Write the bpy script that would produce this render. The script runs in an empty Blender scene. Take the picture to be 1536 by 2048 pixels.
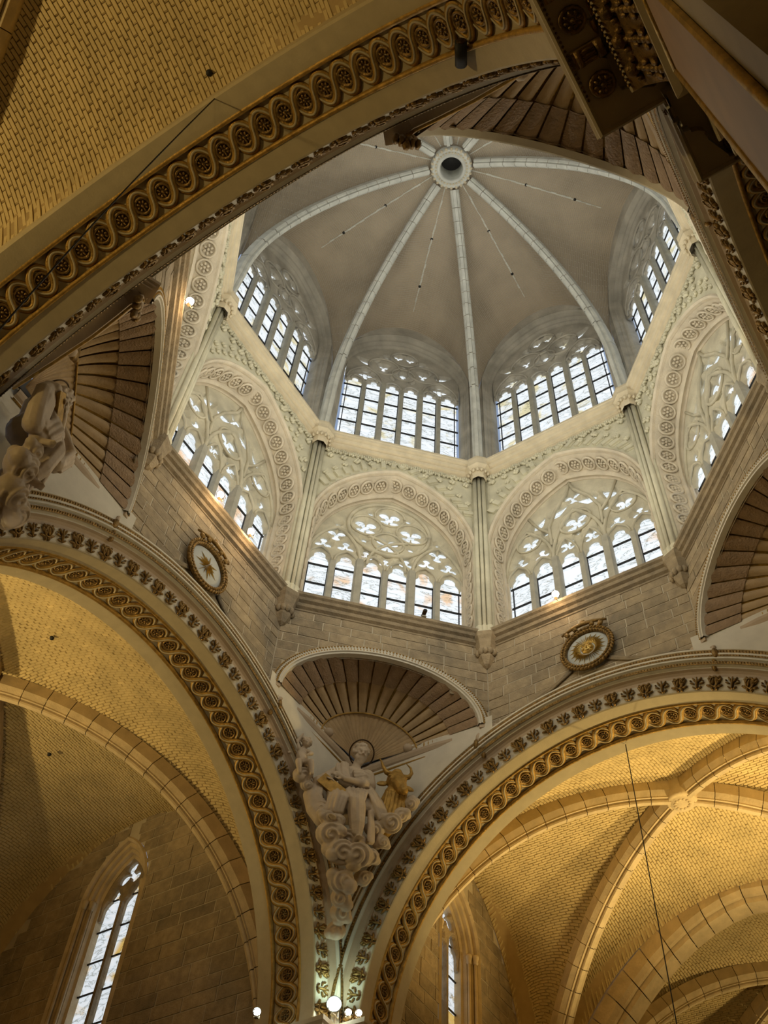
import bpy, math, random
from math import sin, cos, pi, sqrt, radians, atan2, hypot
from mathutils import Vector as V, Matrix as M, Euler
random.seed(4)
SC = bpy.context.scene
COL = SC.collection

# ------------------------------------------------------------------ camera
cd = bpy.data.cameras.new('camera'); cam = bpy.data.objects.new('camera', cd); COL.objects.link(cam); SC.camera = cam
RM = [[0.5275461, -0.8479337, 0.0519966], [0.7142268, 0.409555, -0.567578], [0.459973, 0.3365609, 0.8216761]]
FPX = 2096.865
cd.sensor_fit = 'VERTICAL'; cd.sensor_height = 32.0; cd.sensor_width = 24.0
cd.lens = FPX / 2048 * 32.0; cd.clip_start = 0.05; cd.clip_end = 300
cam.matrix_world = M(((RM[0][0], -RM[1][0], -RM[2][0], -10.4538), (RM[0][1], -RM[1][1], -RM[2][1], -5.9486),
                      (RM[0][2], -RM[1][2], -RM[2][2], 1.6), (0, 0, 0, 1)))
# ------------------------------------------------------------------ world, exposure
w = bpy.data.worlds.new('sky'); SC.world = w; w.use_nodes = True
nt = w.node_tree; nt.nodes['Background'].inputs[0].default_value = (0.55, 0.7, 1, 1); nt.nodes['Background'].inputs[1].default_value = 0.5
SC.view_settings.view_transform = 'Standard'; SC.view_settings.look = 'None'; SC.view_settings.gamma = 1
SC.view_settings.exposure = 0.0; SC.view_settings.use_curve_mapping = False
SC.cycles.use_denoising = True; SC.cycles.max_bounces = 6; SC.cycles.diffuse_bounces = 4; SC.cycles.glossy_bounces = 2
SC.cycles.sample_clamp_indirect = 4; SC.cycles.caustics_reflective = False; SC.cycles.caustics_refractive = False
WARM = (1, 0.715, 0.29)
def spot(name, loc, target, power, size=1.9, col=WARM, blend=0.9, rad=0.25):
    l = bpy.data.lights.new(name, 'SPOT'); l.energy = power; l.spot_size = size; l.spot_blend = blend; l.color = col; l.shadow_soft_size = rad
    o = bpy.data.objects.new(name, l); COL.objects.link(o); o.location = loc
    o.rotation_euler = (V(target) - V(loc)).to_track_quat('-Z', 'Y').to_euler(); return o
# vault floodlights standing on the pier cornices of each bay
spot('vault_uplight', (15.9, -5.6, 13.8), (10.8, -1.2, 21), 4300, 1.75)
spot('vault_uplight', (15.7, 5.0, 13.8), (10.2, 2.2, 20.5), 1900, 1.7)
spot('vault_uplight', (9.5, -5.6, 14.2), (13.0, -5.0, 21), 900, 2.0)
spot('vault_uplight', (9.2, 6.0, 14.2), (9.6, 2.5, 20.5), 130, 1.9)
spot('vault_uplight', (25.2, -5.0, 13.8), (21.5, 0.5, 21), 1900, 1.5)
spot('vault_uplight', (-5.2, 18.4, 13.8), (-1.8, 11.2, 21), 3100, 1.75)
spot('vault_uplight', (-5.4, 9.8, 14.0), (-4.0, 13.0, 21), 750, 2.2)
spot('vault_uplight', (-16.3, 5.4, 13.7), (-12, 3.4, 20.5), 1350, 2.5)
spot('vault_uplight', (-16.2, -5.4, 13.7), (-11, -2, 20.5), 170, 2.5)
spot('added_pier_fill', (-16.2, 5.0, 13.9), (-8.0, -6.2, 12.4), 1000, 0.8)  # added fill, aimed at the near pier to lift its dark underside
# floodlights on the east pier cornice, washing the crossing
spot('crossing_wash', (-6.0, 5.2, 13.9), (4.5, 4.5, 18), 210, 2.2, (1, 0.80, 0.52))
spot('crossing_wash', (5.2, -5.6, 13.9), (-2, 5.5, 18), 200, 2.2, (1, 0.80, 0.52))

# sill floodlights, plus spots added on the other sides to brighten the lantern
for k in range(8):
    a = radians(45 * k); u = {0: -0.5, 2: -0.67, 3: 1.0, 1: 1.6}.get(k, 0.0)
    p = V((6.35 * cos(a) - u * sin(a), 6.35 * sin(a) + u * cos(a), 23.75)); q = V((-6 * cos(a), -6 * sin(a), 31))
    spot('sill_and_fill_flood', p, q, 640, 2.5, (1, 0.95, 0.80), 0.8, 0.15)
# ------------------------------------------------------------------ materials
def mat(name, col, rough=0.8, metal=0, var=0.0, scale=3.0, bump=0.0, bscale=25.0, obj_var=0.0, spec=0.3, stain=None, stretch=None):
    m = bpy.data.materials.new(name); m.use_nodes = True; n = m.node_tree.nodes; L = m.node_tree.links
    b = n['Principled BSDF']; b.inputs['Roughness'].default_value = rough; b.inputs['Metallic'].default_value = metal
    b.inputs['Specular IOR Level'].default_value = spec; b.inputs['Base Color'].default_value = (*col, 1)
    if var or obj_var or stain:
        g = n.new('ShaderNodeNewGeometry'); no = n.new('ShaderNodeTexNoise'); no.inputs['Scale'].default_value = scale; no.inputs['Detail'].default_value = 5
        src = g.outputs['Position']
        if stretch:
            mp = n.new('ShaderNodeMapping'); mp.inputs['Scale'].default_value = stretch; L.new(src, mp.inputs[0]); src = mp.outputs[0]
        L.new(src, no.inputs['Vector'])
        mr = n.new('ShaderNodeMapRange'); mr.inputs[1].default_value = 0.3; mr.inputs[2].default_value = 0.7
        mr.inputs[3].default_value = 1 - var; mr.inputs[4].default_value = 1 + var; L.new(no.outputs['Fac'], mr.inputs[0])
        hs = n.new('ShaderNodeHueSaturation'); hs.inputs['Color'].default_value = (*col, 1)
        if stain:
            n2 = n.new('ShaderNodeTexNoise'); n2.inputs['Scale'].default_value = 0.55; n2.inputs['Detail'].default_value = 6; n2.inputs['Roughness'].default_value = 0.7
            L.new(g.outputs['Position'], n2.inputs['Vector']); cr = n.new('ShaderNodeValToRGB')
            cr.color_ramp.elements[0].position = 0.42; cr.color_ramp.elements[1].position = 0.62
            cr.color_ramp.elements[0].color = (*col, 1); cr.color_ramp.elements[1].color = (*stain, 1)
            L.new(n2.outputs['Fac'], cr.inputs[0]); L.new(cr.outputs[0], hs.inputs['Color'])
        if obj_var:
            oi = n.new('ShaderNodeObjectInfo'); m2 = n.new('ShaderNodeMapRange'); m2.inputs[3].default_value = 1 - obj_var; m2.inputs[4].default_value = 1 + obj_var
            L.new(oi.outputs['Random'], m2.inputs[0]); mu = n.new('ShaderNodeMath'); mu.operation = 'MULTIPLY'
            L.new(m2.outputs[0], mu.inputs[0]); L.new(mr.outputs[0], mu.inputs[1]); L.new(mu.outputs[0], hs.inputs['Value'])
        else: L.new(mr.outputs[0], hs.inputs['Value'])
        L.new(hs.outputs[0], b.inputs['Base Color'])
    if bump:
        g = n.new('ShaderNodeNewGeometry'); no = n.new('ShaderNodeTexNoise'); no.inputs['Scale'].default_value = bscale; no.inputs['Detail'].default_value = 4
        L.new(g.outputs['Position'], no.inputs['Vector']); bp = n.new('ShaderNodeBump'); bp.inputs['Strength'].default_value = bump; bp.inputs['Distance'].default_value = 0.03
        L.new(no.outputs['Fac'], bp.inputs['Height']); L.new(bp.outputs[0], b.inputs['Normal'])
    return m
def pane_mat(name, stain, strength):
    m = bpy.data.materials.new(name); m.use_nodes = True; n = m.node_tree.nodes; L = m.node_tree.links
    b = n['Principled BSDF']; b.inputs['Base Color'].default_value = (0.15, 0.15, 0.15, 1); b.inputs['Roughness'].default_value = 0.5; b.inputs['Specular IOR Level'].default_value = 0.2
    g = n.new('ShaderNodeNewGeometry'); oi = n.new('ShaderNodeObjectInfo')
    w1 = n.new('ShaderNodeTexNoise'); w1.inputs['Scale'].default_value = 1.0; w1.inputs['Detail'].default_value = 7; w1.inputs['Distortion'].default_value = 1.6; w1.inputs['Roughness'].default_value = 0.6
    mp = n.new('ShaderNodeMapping'); mp.inputs['Scale'].default_value = (1, 1, 2.6)
    ad = n.new('ShaderNodeVectorMath'); ad.operation = 'ADD'; sc = n.new('ShaderNodeMath'); sc.operation = 'MULTIPLY'; sc.inputs[1].default_value = 37
    L.new(oi.outputs['Random'], sc.inputs[0]); L.new(g.outputs['Position'], ad.inputs[0]); L.new(sc.outputs[0], ad.inputs[1])
    L.new(ad.outputs[0], mp.inputs[0]); L.new(mp.outputs[0], w1.inputs['Vector'])
    # veins: narrow valleys around fac = .5
    a = n.new('ShaderNodeMath'); a.operation = 'SUBTRACT'; a.inputs[1].default_value = 0.5; L.new(w1.outputs['Fac'], a.inputs[0])
    ab = n.new('ShaderNodeMath'); ab.operation = 'ABSOLUTE'; L.new(a.outputs[0], ab.inputs[0])
    cr = n.new('ShaderNodeValToRGB'); L.new(ab.outputs[0], cr.inputs[0]); e = cr.color_ramp.elements
    e[0].position = 0.0; e[0].color = (0.22, 0.2, 0.17, 1); e[1].position = 0.028; e[1].color = (0.84, 0.92, 0.99, 1)
    e2 = e.new(0.011); e2.color = (0.62, 0.69, 0.7, 1); e3 = e.new(0.12); e3.color = (0.93, 0.97, 1, 1)
    # rusty / ochre patches, only on some panes
    n3 = n.new('ShaderNodeTexNoise'); n3.inputs['Scale'].default_value = 1.1; n3.inputs['Detail'].default_value = 6; n3.inputs['Distortion'].default_value = 0.8
    L.new(ad.outputs[0], n3.inputs['Vector'])
    th = n.new('ShaderNodeMath'); th.operation = 'MULTIPLY_ADD'; th.inputs[1].default_value = 0.16; L.new(oi.outputs['Random'], th.inputs[0]); L.new(n3.outputs['Fac'], th.inputs[2])
    mr = n.new('ShaderNodeMapRange'); mr.inputs[1].default_value = 0.65; mr.inputs[2].default_value = 0.76; L.new(th.outputs[0], mr.inputs[0])
    mx = n.new('ShaderNodeMixRGB'); mx.blend_type = 'MULTIPLY'; mx.inputs[2].default_value = (*stain, 1)
    L.new(mr.outputs[0], mx.inputs[0]); L.new(cr.outputs[0], mx.inputs[1])
    L.new(mx.outputs[0], b.inputs['Emission Color']); b.inputs['Emission Strength'].default_value = strength
    return m
MT = {
 'stone_low': mat('carved_limestone_warm', (0.66, 0.625, 0.475), 0.85, var=0.13, scale=1.7, bump=0.5, bscale=14),
 'stone_arch': mat('carved_limestone_rosy', (0.68, 0.605, 0.475), 0.85, var=0.12, scale=2.2, bump=0.5, bscale=18),
 'stone_tracery': mat('tracery_limestone', (0.60, 0.555, 0.425), 0.85, var=0.18, scale=1.8, bump=0.5, bscale=14),
 'stone_up': mat('grey_limestone', (0.46, 0.43, 0.365), 0.85, var=0.22, scale=1.5, bump=0.6, bscale=10),
 'mullion': mat('grey_mullion_stone', (0.42, 0.40, 0.33), 0.85, var=0.12, scale=4, bump=0.3),
 'cornice': mat('ochre_cornice_stone', (0.70, 0.61, 0.44), 0.8, var=0.1, scale=3, bump=0.3),
 'rib': mat('pale_rib_stone', (0.66, 0.66, 0.60), 0.8, var=0.14, scale=2.5, bump=0.4, bscale=12),
 'block': mat('ashlar_stone', (0.37, 0.295, 0.19), 0.9, var=0.16, scale=5, bump=0.7, bscale=18, obj_var=0.14, stain=(0.235, 0.195, 0.135)),
 'mortar': mat('lime_mortar', (0.50, 0.44, 0.33), 0.95, var=0.1),
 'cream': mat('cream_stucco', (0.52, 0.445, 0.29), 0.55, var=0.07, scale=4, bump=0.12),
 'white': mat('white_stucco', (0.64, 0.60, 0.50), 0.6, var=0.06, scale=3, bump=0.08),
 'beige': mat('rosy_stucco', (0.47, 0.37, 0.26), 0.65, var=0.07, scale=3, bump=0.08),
 'statue': mat('carved_white_stucco', (0.52, 0.43, 0.32), 0.5, var=0.14, scale=3, bump=0.2, bscale=9),
 'gold': mat('gilding', (0.58, 0.40, 0.12), 0.38, 0.75, var=0.3, scale=9, bump=0.3, bscale=30),
 'gold_dull': mat('ochre_gilding', (0.40, 0.245, 0.06), 0.5, 0.45, var=0.3, scale=8, bump=0.4, bscale=25),
 'gold_dark': mat('tarnished_gilding', (0.25, 0.155, 0.05), 0.42, 0.55, var=0.4, scale=9, bump=0.5, bscale=30),
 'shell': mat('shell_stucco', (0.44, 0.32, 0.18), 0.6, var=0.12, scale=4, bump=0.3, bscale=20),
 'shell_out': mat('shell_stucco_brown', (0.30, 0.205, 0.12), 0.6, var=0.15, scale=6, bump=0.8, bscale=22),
 'panel': mat('rosy_marble_panel', (0.42, 0.27, 0.13), 0.45, var=0.1, scale=2),
 'iron': mat('dark_iron', (0.03, 0.03, 0.03), 0.6, 0.3),
 'lead': mat('blue_black_lead', (0.035, 0.04, 0.055), 0.6),
 'brick': mat('vault_brick', (0.61, 0.485, 0.25), 0.85, var=0.14, scale=1.3, bump=0.3, bscale=20, obj_var=0.08),
 'brickjoint': mat('vault_brick_joint', (0.46, 0.34, 0.17), 0.95, var=0.1),
 'ribw': mat('vault_rib_stone', (0.56, 0.45, 0.28), 0.85, var=0.14, scale=3, bump=0.4, bscale=14, obj_var=0.08),
 'floor': mat('stone_paving', (0.32, 0.28, 0.22), 0.5, var=0.1),
 'rough': mat('plain_plaster', (0.42, 0.34, 0.2), 0.9, var=0.1),
 'halo': mat('dark_bronze_ring', (0.06, 0.035, 0.015), 0.4, 0.6),
 'clock': mat('grey_white_disc', (0.52, 0.53, 0.49), 0.6, var=0.05),
}
MT['pane_low'] = pane_mat('alabaster_white', (0.95, 0.62, 0.38), 0.98)
MT['pane_up'] = pane_mat('alabaster_ochre', (0.85, 0.72, 0.42), 0.98)
MT['pane_side'] = pane_mat('alabaster_amber', (0.80, 0.50, 0.14), 0.8)
def emit(name, col, s):
    m = bpy.data.materials.new(name); m.use_nodes = True; b = m.node_tree.nodes['Principled BSDF']
    b.inputs['Emission Color'].default_value = (*col, 1); b.inputs['Emission Strength'].default_value = s; return m
MT['lamp_warm'] = emit('lit_lamp_glass', (1, 0.86, 0.66), 45); MT['lamp_cool'] = emit('lit_floodlight_glass', (0.88, 1, 0.9), 60)
# dome brickwork: fine courses as relief
def dome_mat():
    m = mat('dome_brickwork', (0.47, 0.39, 0.285), 0.9, var=0.16, scale=0.9); n = m.node_tree.nodes; L = m.node_tree.links
    uv = n.new('ShaderNodeUVMap'); br = n.new('ShaderNodeTexBrick'); L.new(uv.outputs[0], br.inputs['Vector'])
    br.inputs['Scale'].default_value = 1; br.inputs['Brick Width'].default_value = 0.3; br.inputs['Row Height'].default_value = 0.085; br.inputs['Mortar Size'].default_value = 0.014
    br.inputs['Mortar Smooth'].default_value = 0.6
    bp = n.new('ShaderNodeBump'); bp.inputs['Strength'].default_value = 0.7; bp.inputs['Distance'].default_value = 0.03; bp.invert = True
    L.new(br.outputs['Fac'], bp.inputs['Height']); b = n['Principled BSDF']; L.new(bp.outputs[0], b.inputs['Normal'])
    src = b.inputs['Base Color'].links[0].from_socket; mx = n.new('ShaderNodeMixRGB'); mx.inputs[2].default_value = (0.56, 0.5, 0.41, 1)
    L.new(br.outputs['Fac'], mx.inputs[0]); L.new(src, mx.inputs[1]); L.new(mx.outputs[0], b.inputs['Base Color'])
    return m
MT['dome'] = dome_mat()

# ------------------------------------------------------------------ mesh helpers
class MB:
    def __init__(s): s.v = []; s.f = []; s.mi = []; s.sm = []; s.X = None
    def add(s, vs, fs, mi=0, smooth=False):
        k = len(s.v)
        if s.X is not None: vs = [tuple(s.X @ V(p)) for p in vs]
        s.v += [tuple(p) for p in vs]; s.f += [tuple(i + k for i in f) for f in fs]; s.mi += [mi] * len(fs); s.sm += [smooth] * len(fs)
    def grid(s, fn, nu, nv, mi=0, smooth=True, closev=False, flip=False):
        vs = [fn(i / nu, j / nv) for i in range(nu + 1) for j in range(nv + (0 if closev else 1))]
        W = nv if closev else nv + 1; fs = []
        for i in range(nu):
            for j in range(nv):
                a = i * W + j; b = i * W + (j + 1) % W; q = (a, b, b + W, a + W)
                fs.append(q[::-1] if flip else q)
        s.add(vs, fs, mi, smooth)
    def box(s, c, h, mi=0, R=None, bev=0):
        c = V(c); vs = []
        for x in (-1, 1):
            for y in (-1, 1):
                for z in (-1, 1):
                    p = V((x * h[0], y * h[1], z * h[2])); vs.append(c + (R @ p if R else p))
        s.add(vs, [(0, 1, 3, 2), (4, 6, 7, 5), (0, 4, 5, 1), (2, 3, 7, 6), (0, 2, 6, 4), (1, 5, 7, 3)], mi)
    def tube(s, pts, r, n=6, mi=0, cap=True, up=None, flat=1.0):
        pts = [V(p) for p in pts]; rings = []; N = len(pts); pu = V(up) if up else None
        for i, p in enumerate(pts):
            t = (pts[min(i + 1, N - 1)] - pts[max(i - 1, 0)]).normalized()
            a = pu if pu is not None else (V((0, 0, 1)) if abs(t.z) < 0.9 else V((1, 0, 0)))
            x = t.cross(a).normalized(); y = x.cross(t).normalized()
            if up is None: pu = y
            rr = r(i / (N - 1)) if callable(r) else r
            rings.append([p + x * (rr * cos(2 * pi * k / n)) + y * (rr * flat * sin(2 * pi * k / n)) for k in range(n)])
        vs = [q for g in rings for q in g]; fs = []
        for i in range(N - 1):
            for k in range(n): fs.append((i * n + k, i * n + (k + 1) % n, (i + 1) * n + (k + 1) % n, (i + 1) * n + k))
        if cap: fs += [tuple(range(n))[::-1], tuple((N - 1) * n + k for k in range(n))]
        s.add(vs, fs, mi, True)
    def ell(s, c, r, mi=0, nu=8, nv=6, R=None):
        c = V(c); vs = []
        for i in range(nv + 1):
            for j in range(nu):
                a = pi * i / nv; b = 2 * pi * j / nu; p = V((r[0] * sin(a) * cos(b), r[1] * sin(a) * sin(b), r[2] * cos(a))); vs.append(c + (R @ p if R else p))
        fs = [(i * nu + j, (i + 1) * nu + j, (i + 1) * nu + (j + 1) % nu, i * nu + (j + 1) % nu) for i in range(nv) for j in range(nu)]
        s.add(vs, fs, mi, True)
    def rev(s, prof, n=24, mi=0, c=(0, 0, 0), smooth=True):   # profile (r, z) about local z
        vs = []; m = len(prof)
        for k in range(n):
            a = 2 * pi * k / n
            for r, z in prof: vs.append((c[0] + r * cos(a), c[1] + r * sin(a), c[2] + z))
        fs = [(k * m + i, ((k + 1) % n) * m + i, ((k + 1) % n) * m + i + 1, k * m + i + 1) for k in range(n) for i in range(m - 1)]
        s.add(vs, fs, mi, smooth)
    def sweep(s, prof, path, mi=0, smooth=False, closep=False):  # path: list of functions mapping (a, b) -> point
        vs = []; m = len(prof)
        for fn in path: vs += [fn(a, b) for a, b in prof]
        fs = []; mm = m if closep else m - 1
        for i in range(len(path) - 1):
            for j in range(mm): fs.append((i * m + j, i * m + (j + 1) % m, (i + 1) * m + (j + 1) % m, (i + 1) * m + j))
        s.add(vs, fs, mi, smooth)
    def mesh(s, name, mats):
        me = bpy.data.meshes.new(name); me.from_pydata(s.v, [], s.f)
        for m in mats: me.materials.append(MT[m] if isinstance(m, str) else m)
        me.polygons.foreach_set('material_index', s.mi); me.polygons.foreach_set('use_smooth', s.sm); me.update(); return me
def link(name, me, parent=None, mw=None, kind=None, label=None):
    o = bpy.data.objects.new(name, me); COL.objects.link(o)
    if parent: o.parent = parent
    if mw is not None: o.matrix_local = mw
    if kind: o['kind'] = kind
    if label: o['label'] = label
    return o
def put(mb, name, mats, parent=None, mw=None, kind=None, label=None):
    return link(name, mb.mesh(name, mats if isinstance(mats, (list, tuple)) else [mats]), parent, mw, kind, label)
def thing(name, label, cat, mw=None, group=None, kind=None):
    o = bpy.data.objects.new(name, None); COL.objects.link(o); o.empty_display_size = 0.2
    if mw is not None: o.matrix_world = mw
    if label: o['label'] = label
    if cat: o['category'] = cat
    if group: o['group'] = group
    if kind: o['kind'] = kind
    return o
def tag(o, label, cat, group=None):
    o['label'] = label; o['category'] = cat
    if group: o['group'] = group
    return o
def rz(deg, off=(0, 0, 0)): return M.Rotation(radians(deg), 4, 'Z') @ M.Translation(off)
def frame(k): return rz(45 * k - 90)      # local x = picture-right along the wall, y = outward, z up
COMP = ['east', 'northeast', 'north', 'northwest', 'west', 'southwest', 'south', 'southeast']
T225 = math.tan(radians(22.5))

# ------------------------------------------------------------------ outline functions
def parch(w, zs, c):       # pointed arch: half width w, springing zs, centre offset c
    R = w + c
    def f(u): return zs + sqrt(max(0.0, R * R - (min(abs(u), w) + c) ** 2))
    return f
def arch_pts(w, zs, c, zbot, n=22):
    R = w + c; A = math.acos(c / R); out = [(-w, zbot)]
    out += [(-(R * cos(a) - c), zs + R * sin(a)) for a in [A * i / n for i in range(n + 1)]]
    out += [((R * cos(a) - c), zs + R * sin(a)) for a in [A * i / n for i in range(n - 1, -1, -1)]]
    return out + [(w, zbot)]

# ------------------------------------------------------------------ tracery by contouring a 2-D field
def foil(x, z, r, n, rot=90, inner=0.36):
    c = [(x, z, r * 0.26)]
    for i in range(n):
        a = radians(rot + 360 * i / n)
        c += [(x + cos(a) * r * 0.66, z + sin(a) * r * 0.66, r * (0.41 if n == 4 else 0.48)), (x + cos(a) * r * 0.3, z + sin(a) * r * 0.3, r * 0.2)]
    return c
def drop(x, z, L, r, rot):   # mouchette
    a = radians(rot); return [(x + cos(a) * L * (t - 0.4), z + sin(a) * L * (t - 0.4), r * (1 - 0.75 * t)) for t in (0, 0.25, 0.5, 0.75, 1)]
def lancet(x, z0, hw, zc):   # light with wide shoulders and a round foil on top
    h = [('b', x, (z0 - 2 + zc) / 2, hw, (zc - z0 + 2) / 2), (x, zc - 0.02, hw), (x, zc + hw * 1.0, hw * 0.62)]
    return h
def field(holes):
    C = [h for h in holes if h[0] != 'b']; B = [h[1:] for h in holes if h[0] == 'b']
    def f(x, z):
        d = 9.0
        for cx, cz, r in C:
            dx = x - cx; dz = z - cz
            if abs(dx) < 1 and abs(dz) < 1:
                e = sqrt(dx * dx + dz * dz) - r
                if e < d: d = e
        for cx, cz, hw, hh in B:
            dx = abs(x - cx) - hw; dz = abs(z - cz) - hh; e = max(dx, dz) if (dx < 0 or dz < 0) else hypot(dx, dz)
            if e < d: d = e
        return d
    return f
def tracery(mb, f, bound, x0, x1, z0, z1, st, y0, y1, cham=0.09, chd=0.1):
    """plate with moulded holes: bound(x,z) > 0 inside the arch, f > 0 in stone"""
    nx = int((x1 - x0) / st) + 1; nz = int((z1 - z0) / st) + 1; g = {}
    def val(i, j):
        x = x0 + i * st; z = z0 + j * st; return min(f(x, z), bound(x, z))
    vals = [[val(i, j) for j in range(nz + 1)] for i in range(nx + 1)]
    F = []; vs = []; key = {}
    def vert(k, x, z, s):
        if k in key: return key[k]
        fr = f(x, z); d = y0 + (0 if fr > cham else chd * (1 - max(0, fr) / cham)); key[k] = len(vs); vs.append((x, d, z)); return key[k]
    edges = []
    for i in range(nx):
        for j in range(nz):
            cs = [(i, j), (i + 1, j), (i + 1, j + 1), (i, j + 1)]; va = [vals[a][b] for a, b in cs]
            if max(va) <= 0: continue
            poly = []; cut = []
            for q in range(4):
                a, b = cs[q], cs[(q + 1) % 4]; A, B = va[q], va[(q + 1) % 4]
                if A > 0: poly.append(vert(a, x0 + a[0] * st, z0 + a[1] * st, A))
                if (A > 0) != (B > 0):
                    t = A / (A - B); k = (a, b) if a < b else (b, a)
                    v = vert(k, x0 + (a[0] + (b[0] - a[0]) * t) * st, z0 + (a[1] + (b[1] - a[1]) * t) * st, 0); poly.append(v); cut.append((v, A > 0))
            if len(poly) > 2: F.append(tuple(poly))
            if len(cut) == 2: edges.append((cut[0][0], cut[1][0], cut[0][1]))
    n0 = len(vs); back = {}
    def bk(v):
        if v not in back: back[v] = len(vs); vs.append((vs[v][0], y1, vs[v][2]))
        return back[v]
    for a, b, o in edges:
        q = (a, b, bk(b), bk(a)); F.append(q if o else q[::-1])
    mb.add(vs, F, 0, False)
def arc2(cx, cz, r, a0, a1, y, n=14): return [(cx + r * cos(radians(a0 + (a1 - a0) * i / n)), y, cz + r * sin(radians(a0 + (a1 - a0) * i / n))) for i in range(n + 1)]
def psub(mb, xc, w, zs, h, y, r=0.045, mi=0):   # moulded pointed sub-arch
    c = max(0.0, (h * h - w * w) / (2 * w)); mb.tube([(xc + x, y, z) for x, z in arch_pts(w, zs, c, zs, 8)], r, 5, mi, up=(0, 1, 0))
LOWC = parch(2.42, 27.0, 1.04)
UPC = parch(2.3, 38.2, 0.32)
def design_A():
    H = []
    for i in range(6): H += lancet(-2.025 + 0.81 * i, 26.4, 0.29, 26.5)
    for sx in (-1, 1):
        H += foil(sx * 1.98, 27.38, 0.25, 3) + foil(sx * 1.28, 27.40, 0.25, 3) + foil(sx * 1.62, 27.93, 0.28, 3, 270)
        H += foil(sx * 0.64, 27.2, 0.22, 3) + [(sx * 1.62, 28.46, 0.09)]
        H += [(sx * 0.62, 29.42, 0.10), (sx * 0.75, 27.93, 0.10)] + foil(sx * 0.74, 28.62, 0.40, 4, 45)
    H += foil(0, 27.02, 0.2, 3) + foil(0, 29.32, 0.4, 4, 45) + foil(0, 27.9, 0.4, 4, 45) + [(0, 28.6, 0.08)]
    R = MB(); y = 7.56
    R.tube(arc2(0, 28.6, 1.32, 0, 360, y, 40), 0.07, 5, up=(0, 1, 0))
    for x, z in ((0.74, 28.62), (-0.74, 28.62), (0, 29.32), (0, 27.9)): R.tube(arc2(x, z, 0.5, 0, 360, y, 20), 0.04, 5, up=(0, 1, 0))
    for sx in (-1, 1): psub(R, sx * 1.62, 0.8, 26.7, 1.5, y, 0.06)
    R.tube(arc2(0.9, 26.6, 1.5, 100, 178, y), 0.05, 5, up=(0, 1, 0)); R.tube(arc2(-0.9, 26.6, 1.5, 80, 2, y), 0.05, 5, up=(0, 1, 0))
    for i in range(6): psub(R, -2.025 + 0.81 * i, 0.37, 26.5, 0.55, y, 0.04)
    return H, R
def design_B():
    H = []
    for i in range(6): H += lancet(-2.025 + 0.81 * i, 26.4, 0.29, 26.45 if i not in (2, 3) else 26.4)
    for sx in (-1, 1):
        H += foil(sx * 1.96, 27.28, 0.24, 3) + foil(sx * 1.24, 27.30, 0.24, 3) + foil(sx * 1.57, 27.98, 0.32, 4, 45)
        H += foil(sx * 0.40, 27.2, 0.27, 4, 45) + drop(sx * 1.15, 28.88, 0.42, 0.17, 90 + sx * 35) + [(sx * 1.0, 28.2, 0.10), (sx * 0.82, 27.5, 0.09)]
        H += drop(sx * 0.42, 29.05, 0.5, 0.19, 90 + sx * 60) + [(sx * 1.55, 28.52, 0.08)]
    H += foil(0, 28.08, 0.42, 4, 45) + foil(0, 29.45, 0.26, 3, 270) + [(0, 27.55, 0.08)]
    R = MB(); y = 7.56
    R.tube(arc2(0, 28.08, 0.52, 0, 360, y, 24), 0.05, 5, up=(0, 1, 0))
    psub(R, 0, 0.84, 26.7, 2.0, y, 0.065)
    for sx in (-1, 1):
        psub(R, sx * 1.62, 0.8, 26.7, 1.85, y, 0.06); R.tube(arc2(sx * 1.57, 27.98, 0.42, 0, 360, y, 20), 0.035, 5, up=(0, 1, 0))
        R.tube([(sx * 0.84, y, 27.4), (sx * 0.86, y, 28.3), (sx * 0.6, y, 29.0), (sx * 0.12, y, 29.75), (0, y, 30.2)], 0.06, 5, up=(0, 1, 0))
        R.tube([(sx * 0.84, y, 28.0), (sx * 1.2, y, 28.5), (sx * 1.5, y, 29.2)], 0.05, 5, up=(0, 1, 0))
    for i in range(6): psub(R, -2.025 + 0.81 * i, 0.37, 26.45, 0.58 if i not in (2, 3) else 1.0, y, 0.04)
    return H, R
def design_C():
    H = []
    for i in range(6):
        x = -1.8375 + 0.735 * i; H += [('b', x, 36, 0.27, 1.35), (x, 37.32, 0.25), (x, 37.62, 0.13), (x - 0.15, 37.4, 0.12), (x + 0.15, 37.4, 0.12)]
    for sx in (-1, 1):
        H += foil(sx * 1.49, 38.05, 0.33, 4, 0) + foil(sx * 0.24, 40.12, 0.2, 3, 270) + foil(sx * 0.72, 39.75, 0.2, 3) + foil(sx * 0.8, 39.0, 0.2, 3, 270)
        H += [(sx * 0.78, 38.62, 0.11), (sx * 1.1, 39.35, 0.07)] + drop(sx * 1.62, 39.15, 0.4, 0.14, 90 - sx * 60)
    H += foil(0, 38.5, 0.27, 3) + [(0, 39.4, 0.09), (0, 40.5, 0.06), (0.37, 38.2, 0.07), (-0.37, 38.2, 0.07)]
    R = MB(); y = 7.2
    for x, z, r in ((0.8, 38.95, 0.62), (-0.8, 38.95, 0.62), (0, 39.95, 0.55), (0, 38.6, 0.45)): R.tube(arc2(x, z, r, 0, 360, y, 24), 0.05, 5, up=(0, 1, 0))
    for sx in (-1, 1): psub(R, sx * 1.49, 0.7, 37.5, 1.1, y, 0.05); psub(R, sx * 1.49, 0.5, 37.5, 0.5, y, 0.04)
    for i in range(6): psub(R, -1.8375 + 0.735 * i, 0.33, 37.35, 0.42, y, 0.04)
    return H, R
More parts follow.
